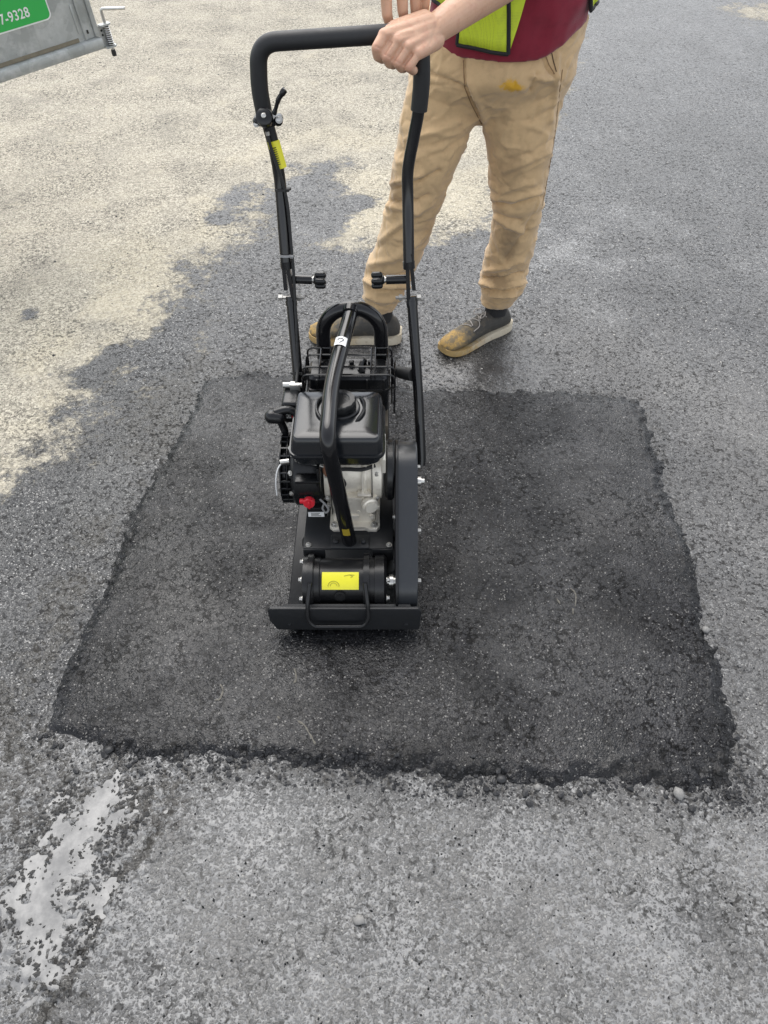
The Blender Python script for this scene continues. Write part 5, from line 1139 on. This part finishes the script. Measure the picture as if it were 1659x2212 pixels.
# torso, head, legs
bm = BM()
def ell(z, cx, cy, a, b, n=28): return [V(cx+a*math.cos(2*math.pi*j/n), cy+b*math.sin(2*math.pi*j/n), z) for j in range(n)]
ring_loft(bm, refine([ell(0.86, CX, 2.17, 0.13, 0.09), ell(0.95, CX, 2.17, 0.15, 0.105), ell(1.08, CX, 2.155, 0.145, 0.10), ell(1.22, 0.298, 2.13, 0.160, 0.11), ell(1.34, 0.296, 2.10, 0.165, 0.10), ell(1.42, 0.295, 2.085, 0.11, 0.07), ell(1.45, 0.295, 2.08, 0.07, 0.06)]))
capsule(bm, sho+V(-0.03, 0, 0), V(0.30, 2.09, 1.40), 0.052, 0.06, 20); capsule(bm, rsho+V(0.03, 0, 0), V(0.29, 2.09, 1.40), 0.052, 0.06, 20)
nk = V(0.295, 2.07, 1.44); hd = V(0.285, 2.02, 1.605)
capsule(bm, nk, V(0.29, 2.045, 1.52), 0.058, 0.054, 20)
fd = V(-0.25, -0.85, -0.46).normalized(); sdx = fd.cross(V(0, 0, 1)).normalized(); upv = sdx.cross(fd)
Rm = Matrix((sdx, -fd, upv)).transposed()
ellipsoid(bm, hd+upv*0.012-fd*0.012, (0.074, 0.092, 0.090), Rm); ellipsoid(bm, hd+fd*0.022-upv*0.050, (0.058, 0.066, 0.062), Rm); ellipsoid(bm, hd+fd*0.058-upv*0.085, (0.028, 0.022, 0.022), Rm)
capsule(bm, hd+fd*0.082+upv*0.006, hd+fd*0.104-upv*0.028, 0.007, 0.0125, 12); ellipsoid(bm, hd+fd*0.082-upv*0.058, (0.026, 0.012, 0.010), Rm); ellipsoid(bm, hd+fd*0.076+upv*0.030, (0.050, 0.014, 0.012), Rm)
for s_ in (-1, 1): ellipsoid(bm, hd+sdx*0.075*s_-upv*0.012-fd*0.005, (0.010, 0.020, 0.032), Rm)
for rows, y_h in ((legL, 0), (legR, 0)):
    pts = [aty((r[1]+r[2])/2, r[0], r[3]) for r in rows]
    tube(bm, [pts[0]-V(0, 0, 0.01)]+pts[1:], [0.030]+[0.032+0.022*i/(len(pts)-1) for i in range(len(pts)-1)], 16)
core = remesh(bm, 0.006, 3)
body = bmesh.new(); body.from_mesh(core); body.from_mesh(larm); body.from_mesh(rarm)
bme = bpy.data.meshes.new('body'); body.to_mesh(bme); body.free()
# knuckle creases and tendons on the gripping hand
Pb = verts_np(bme); Nb = norms_np(bme); dd = np.zeros(len(Pb)); BX, BY = cam_px(Pb); fr_ = (Nb[:, 1] < 0.2) & (Pb[:, 1] < 1.72)
for pts, w, a in (([(812,100),(824,106)],2.2,-0.0012), ([(832,117),(842,124)],2.2,-0.0012), ([(853,130),(864,137)],2.2,-0.0012), ([(845,92),(830,116)],2.6,-0.0042), ([(868,104),(850,130)],2.6,-0.0042), ([(890,117),(872,141)],2.6,-0.0042), ([(900,75),(860,88)],5,0.0012), ([(905,85),(880,100)],5,0.0010), ([(890,66),(835,74)],5,0.0012), ([(948,40),(930,95)],4,-0.0010)):
    dd += a*fr_*np.exp(-(line_d(BX, BY, pts)/w)**2)
set_verts(bme, Pb+Nb*dd[:, None])
bodyo = link_mesh('body', bme, M_skin, pers, smooth=None); bme.shade_smooth()
for s_ in (-1, 1):
    e = hd+fd*0.0795+sdx*0.031*s_+upv*0.012; bm = BM(); ellipsoid(bm, e, (0.0125, 0.0125, 0.0100)); ey = obj('eye', bm, M_eyew, pers)
    bm = BM(); ellipsoid(bm, e+fd*0.0092-upv*0.001, (0.005, 0.005, 0.005)); obj('iris', bm, M_iris, ey)
    bm = BM(); tube(bm, crom([e+V(0, 0, 0.017)+sdx*0.018*s_, e+V(0, 0, 0.020)+fd*0.006, e+V(0, 0, 0.017)-sdx*0.014*s_]), 0.003, 6); obj('eyebrow', bm, M_hair, pers)
bm = BM(); ellipsoid(bm, hd+fd*0.090-upv*0.058, (0.022, 0.006, 0.0065), Rm); obj('lips', bm, M_lip, pers)
bm = BM(); ellipsoid(bm, hd+upv*0.026-fd*0.026, (0.082, 0.094, 0.092), Rm); ellipsoid(bm, hd-fd*0.055-upv*0.02, (0.072, 0.045, 0.07), Rm); hm = remesh(bm, 0.006, 2); Ph = verts_np(hm); Nh = norms_np(hm)
set_verts(hm, Ph+Nh*np.array([0.006*mnoise.noise(Vector(p)*60) for p in Ph])[:, None]); link_mesh('hair', hm, M_hair, pers, smooth=60)

# ---- shirt
bm = BM()
SC = [(0.930, 0.312, 2.172, 0.197, 0.150), (0.955, 0.312, 2.172, 0.198, 0.150), (1.02, 0.312, 2.165, 0.196, 0.146), (1.10, 0.308, 2.155, 0.188, 0.140), (1.22, 0.302, 2.135, 0.190, 0.136), (1.32, 0.298, 2.11, 0.185, 0.122), (1.40, 0.296, 2.09, 0.135, 0.092), (1.445, 0.295, 2.08, 0.082, 0.07)]
ring_loft(bm, refine([ell(*q) for q in SC]))
for s0, e0 in ((sho, elb), (rsho, relb)): capsule(bm, s0+(V(0.30, 2.09, 1.39)-s0)*0.5, s0, 0.070, 0.066, 24); tube(bm, [s0, s0+(e0-s0)*0.3, s0+(e0-s0)*0.62], [0.066, 0.066, 0.064], 24)
shm = remesh(bm, 0.0075, 4); P = verts_np(shm); N = norms_np(shm)
l1 = np.array([mnoise.noise(Vector((p[0]*12, p[1]*12, p[2]*7))) for p in P]); l2 = np.array([mnoise.noise(Vector((p[0]*30+9, p[1]*30, p[2]*14))) for p in P])
Rz = 0.055*sstep(0.36, 0.51, P[:, 0])*np.clip((1.06-P[:, 2])/0.12, 0, 1)
P2_ = P.copy(); P2_[:, 2] += Rz; set_verts(shm, P2_+N*((l1*0.009+l2*0.004)*sstep(0.93, 1.0, P[:, 2])+l1*0.003)[:, None]); shirt = link_mesh('t_shirt', shm, M_shirt, pers, smooth=None); shm.shade_smooth()
# ---- hi-vis vest: shell round the torso, open at the front
def tor(z):
    zs = [q[0] for q in SC]; z = min(max(z, zs[0]), zs[-1])
    for a, b in zip(SC[:-1], SC[1:]):
        if a[0] <= z <= b[0]:
            t_ = (z-a[0])/(b[0]-a[0]); return [a[i]+(b[i]-a[i])*t_ for i in range(1, 5)]
    return SC[-1][1:]
def vpt(phi, z, off=0.012):
    cx, cy, a, b = tor(z); f_ = math.radians(phi); w = 0.007*mnoise.noise(V(phi*0.06, z*7, 1.0))+0.004*mnoise.noise(V(phi*0.16, z*18, 4.0))
    return V(cx+(a+off+w)*math.sin(f_), cy-(b+off+w)*math.cos(f_), z)
def vest_panel(name, p0, p1, zb, zt, np_=24, nz=16, off=0.012):
    bm_ = BM(); rows = []
    for i in range(nz+1):
        t_ = i/nz; row = []
        for j in range(np_+1):
            u = j/np_; ph = p0(t_)+(p1(t_)-p0(t_))*u; z = zb(u)+(zt(u)-zb(u))*t_; row.append(bm_.verts.new(vpt(ph, z, off)))
        rows.append(row)
    for a, b in zip(rows[:-1], rows[1:]):
        for j in range(np_): bm_.faces.new((a[j], a[j+1], b[j+1], b[j]))
    edge = ([r[0].co.copy() for r in rows], [r[-1].co.copy() for r in rows], [v.co.copy() for v in rows[0]])
    o = obj(name, bm_, M_vest, None, smooth=60); md_ = o.modifiers.new('thick', 'SOLIDIFY'); md_.thickness = 0.0015; md_.offset = 0
    return o, edge
vest, e1 = vest_panel('safety_vest', lambda t_: -40+2*t_, lambda t_: -4-13*t_, lambda u: 0.952+0.010*(1-u), lambda u: 1.36+0.04*u)
vest.parent = pers; vest.matrix_parent_inverse = Matrix.Translation(-Vector(pers.location))
def vsub(nm, o): o.name = nm; o.parent = vest; return o
o, _ = vest_panel('vest_flap', lambda t_: -4-13*t_, lambda t_: -3.5+9*min(1, t_*3.2)-14*max(0, t_-0.3), lambda u: 0.954, lambda u: 1.36, off=0.0085); vsub('vest_flap', o)
o, e2 = vest_panel('vest_side', lambda t_: -75, lambda t_: -39+2*t_, lambda u: 1.045-0.02*u, lambda u: 1.34+0.03*u, off=0.013); vsub('vest_side', o)
o, e3 = vest_panel('vest_back', lambda t_: 78, lambda t_: 285, lambda u: 1.024+0.02*u, lambda u: 1.33+0.08*math.sin(math.pi*u), np_=48, off=0.014); vsub('vest_back', o)
o, e4 = vest_panel('vest_side', lambda t_: 62-10*t_, lambda t_: 79, lambda u: 1.022, lambda u: 1.35-0.02*u, off=0.013); vsub('vest_side', o)
for nm, ed, r_ in (('trim', e1[0][:5], 0.0042), ('trim', e1[1], 0.0050), ('trim', e1[2], 0.0048), ('trim', e4[0], 0.0048), ('trim', e4[2], 0.0048), ('trim', e2[2], 0.0045), ('trim', e3[2], 0.0045)):
    bm = BM(); tube(bm, ed, r_, 8); obj('vest_trim', bm, M_trim, vest)
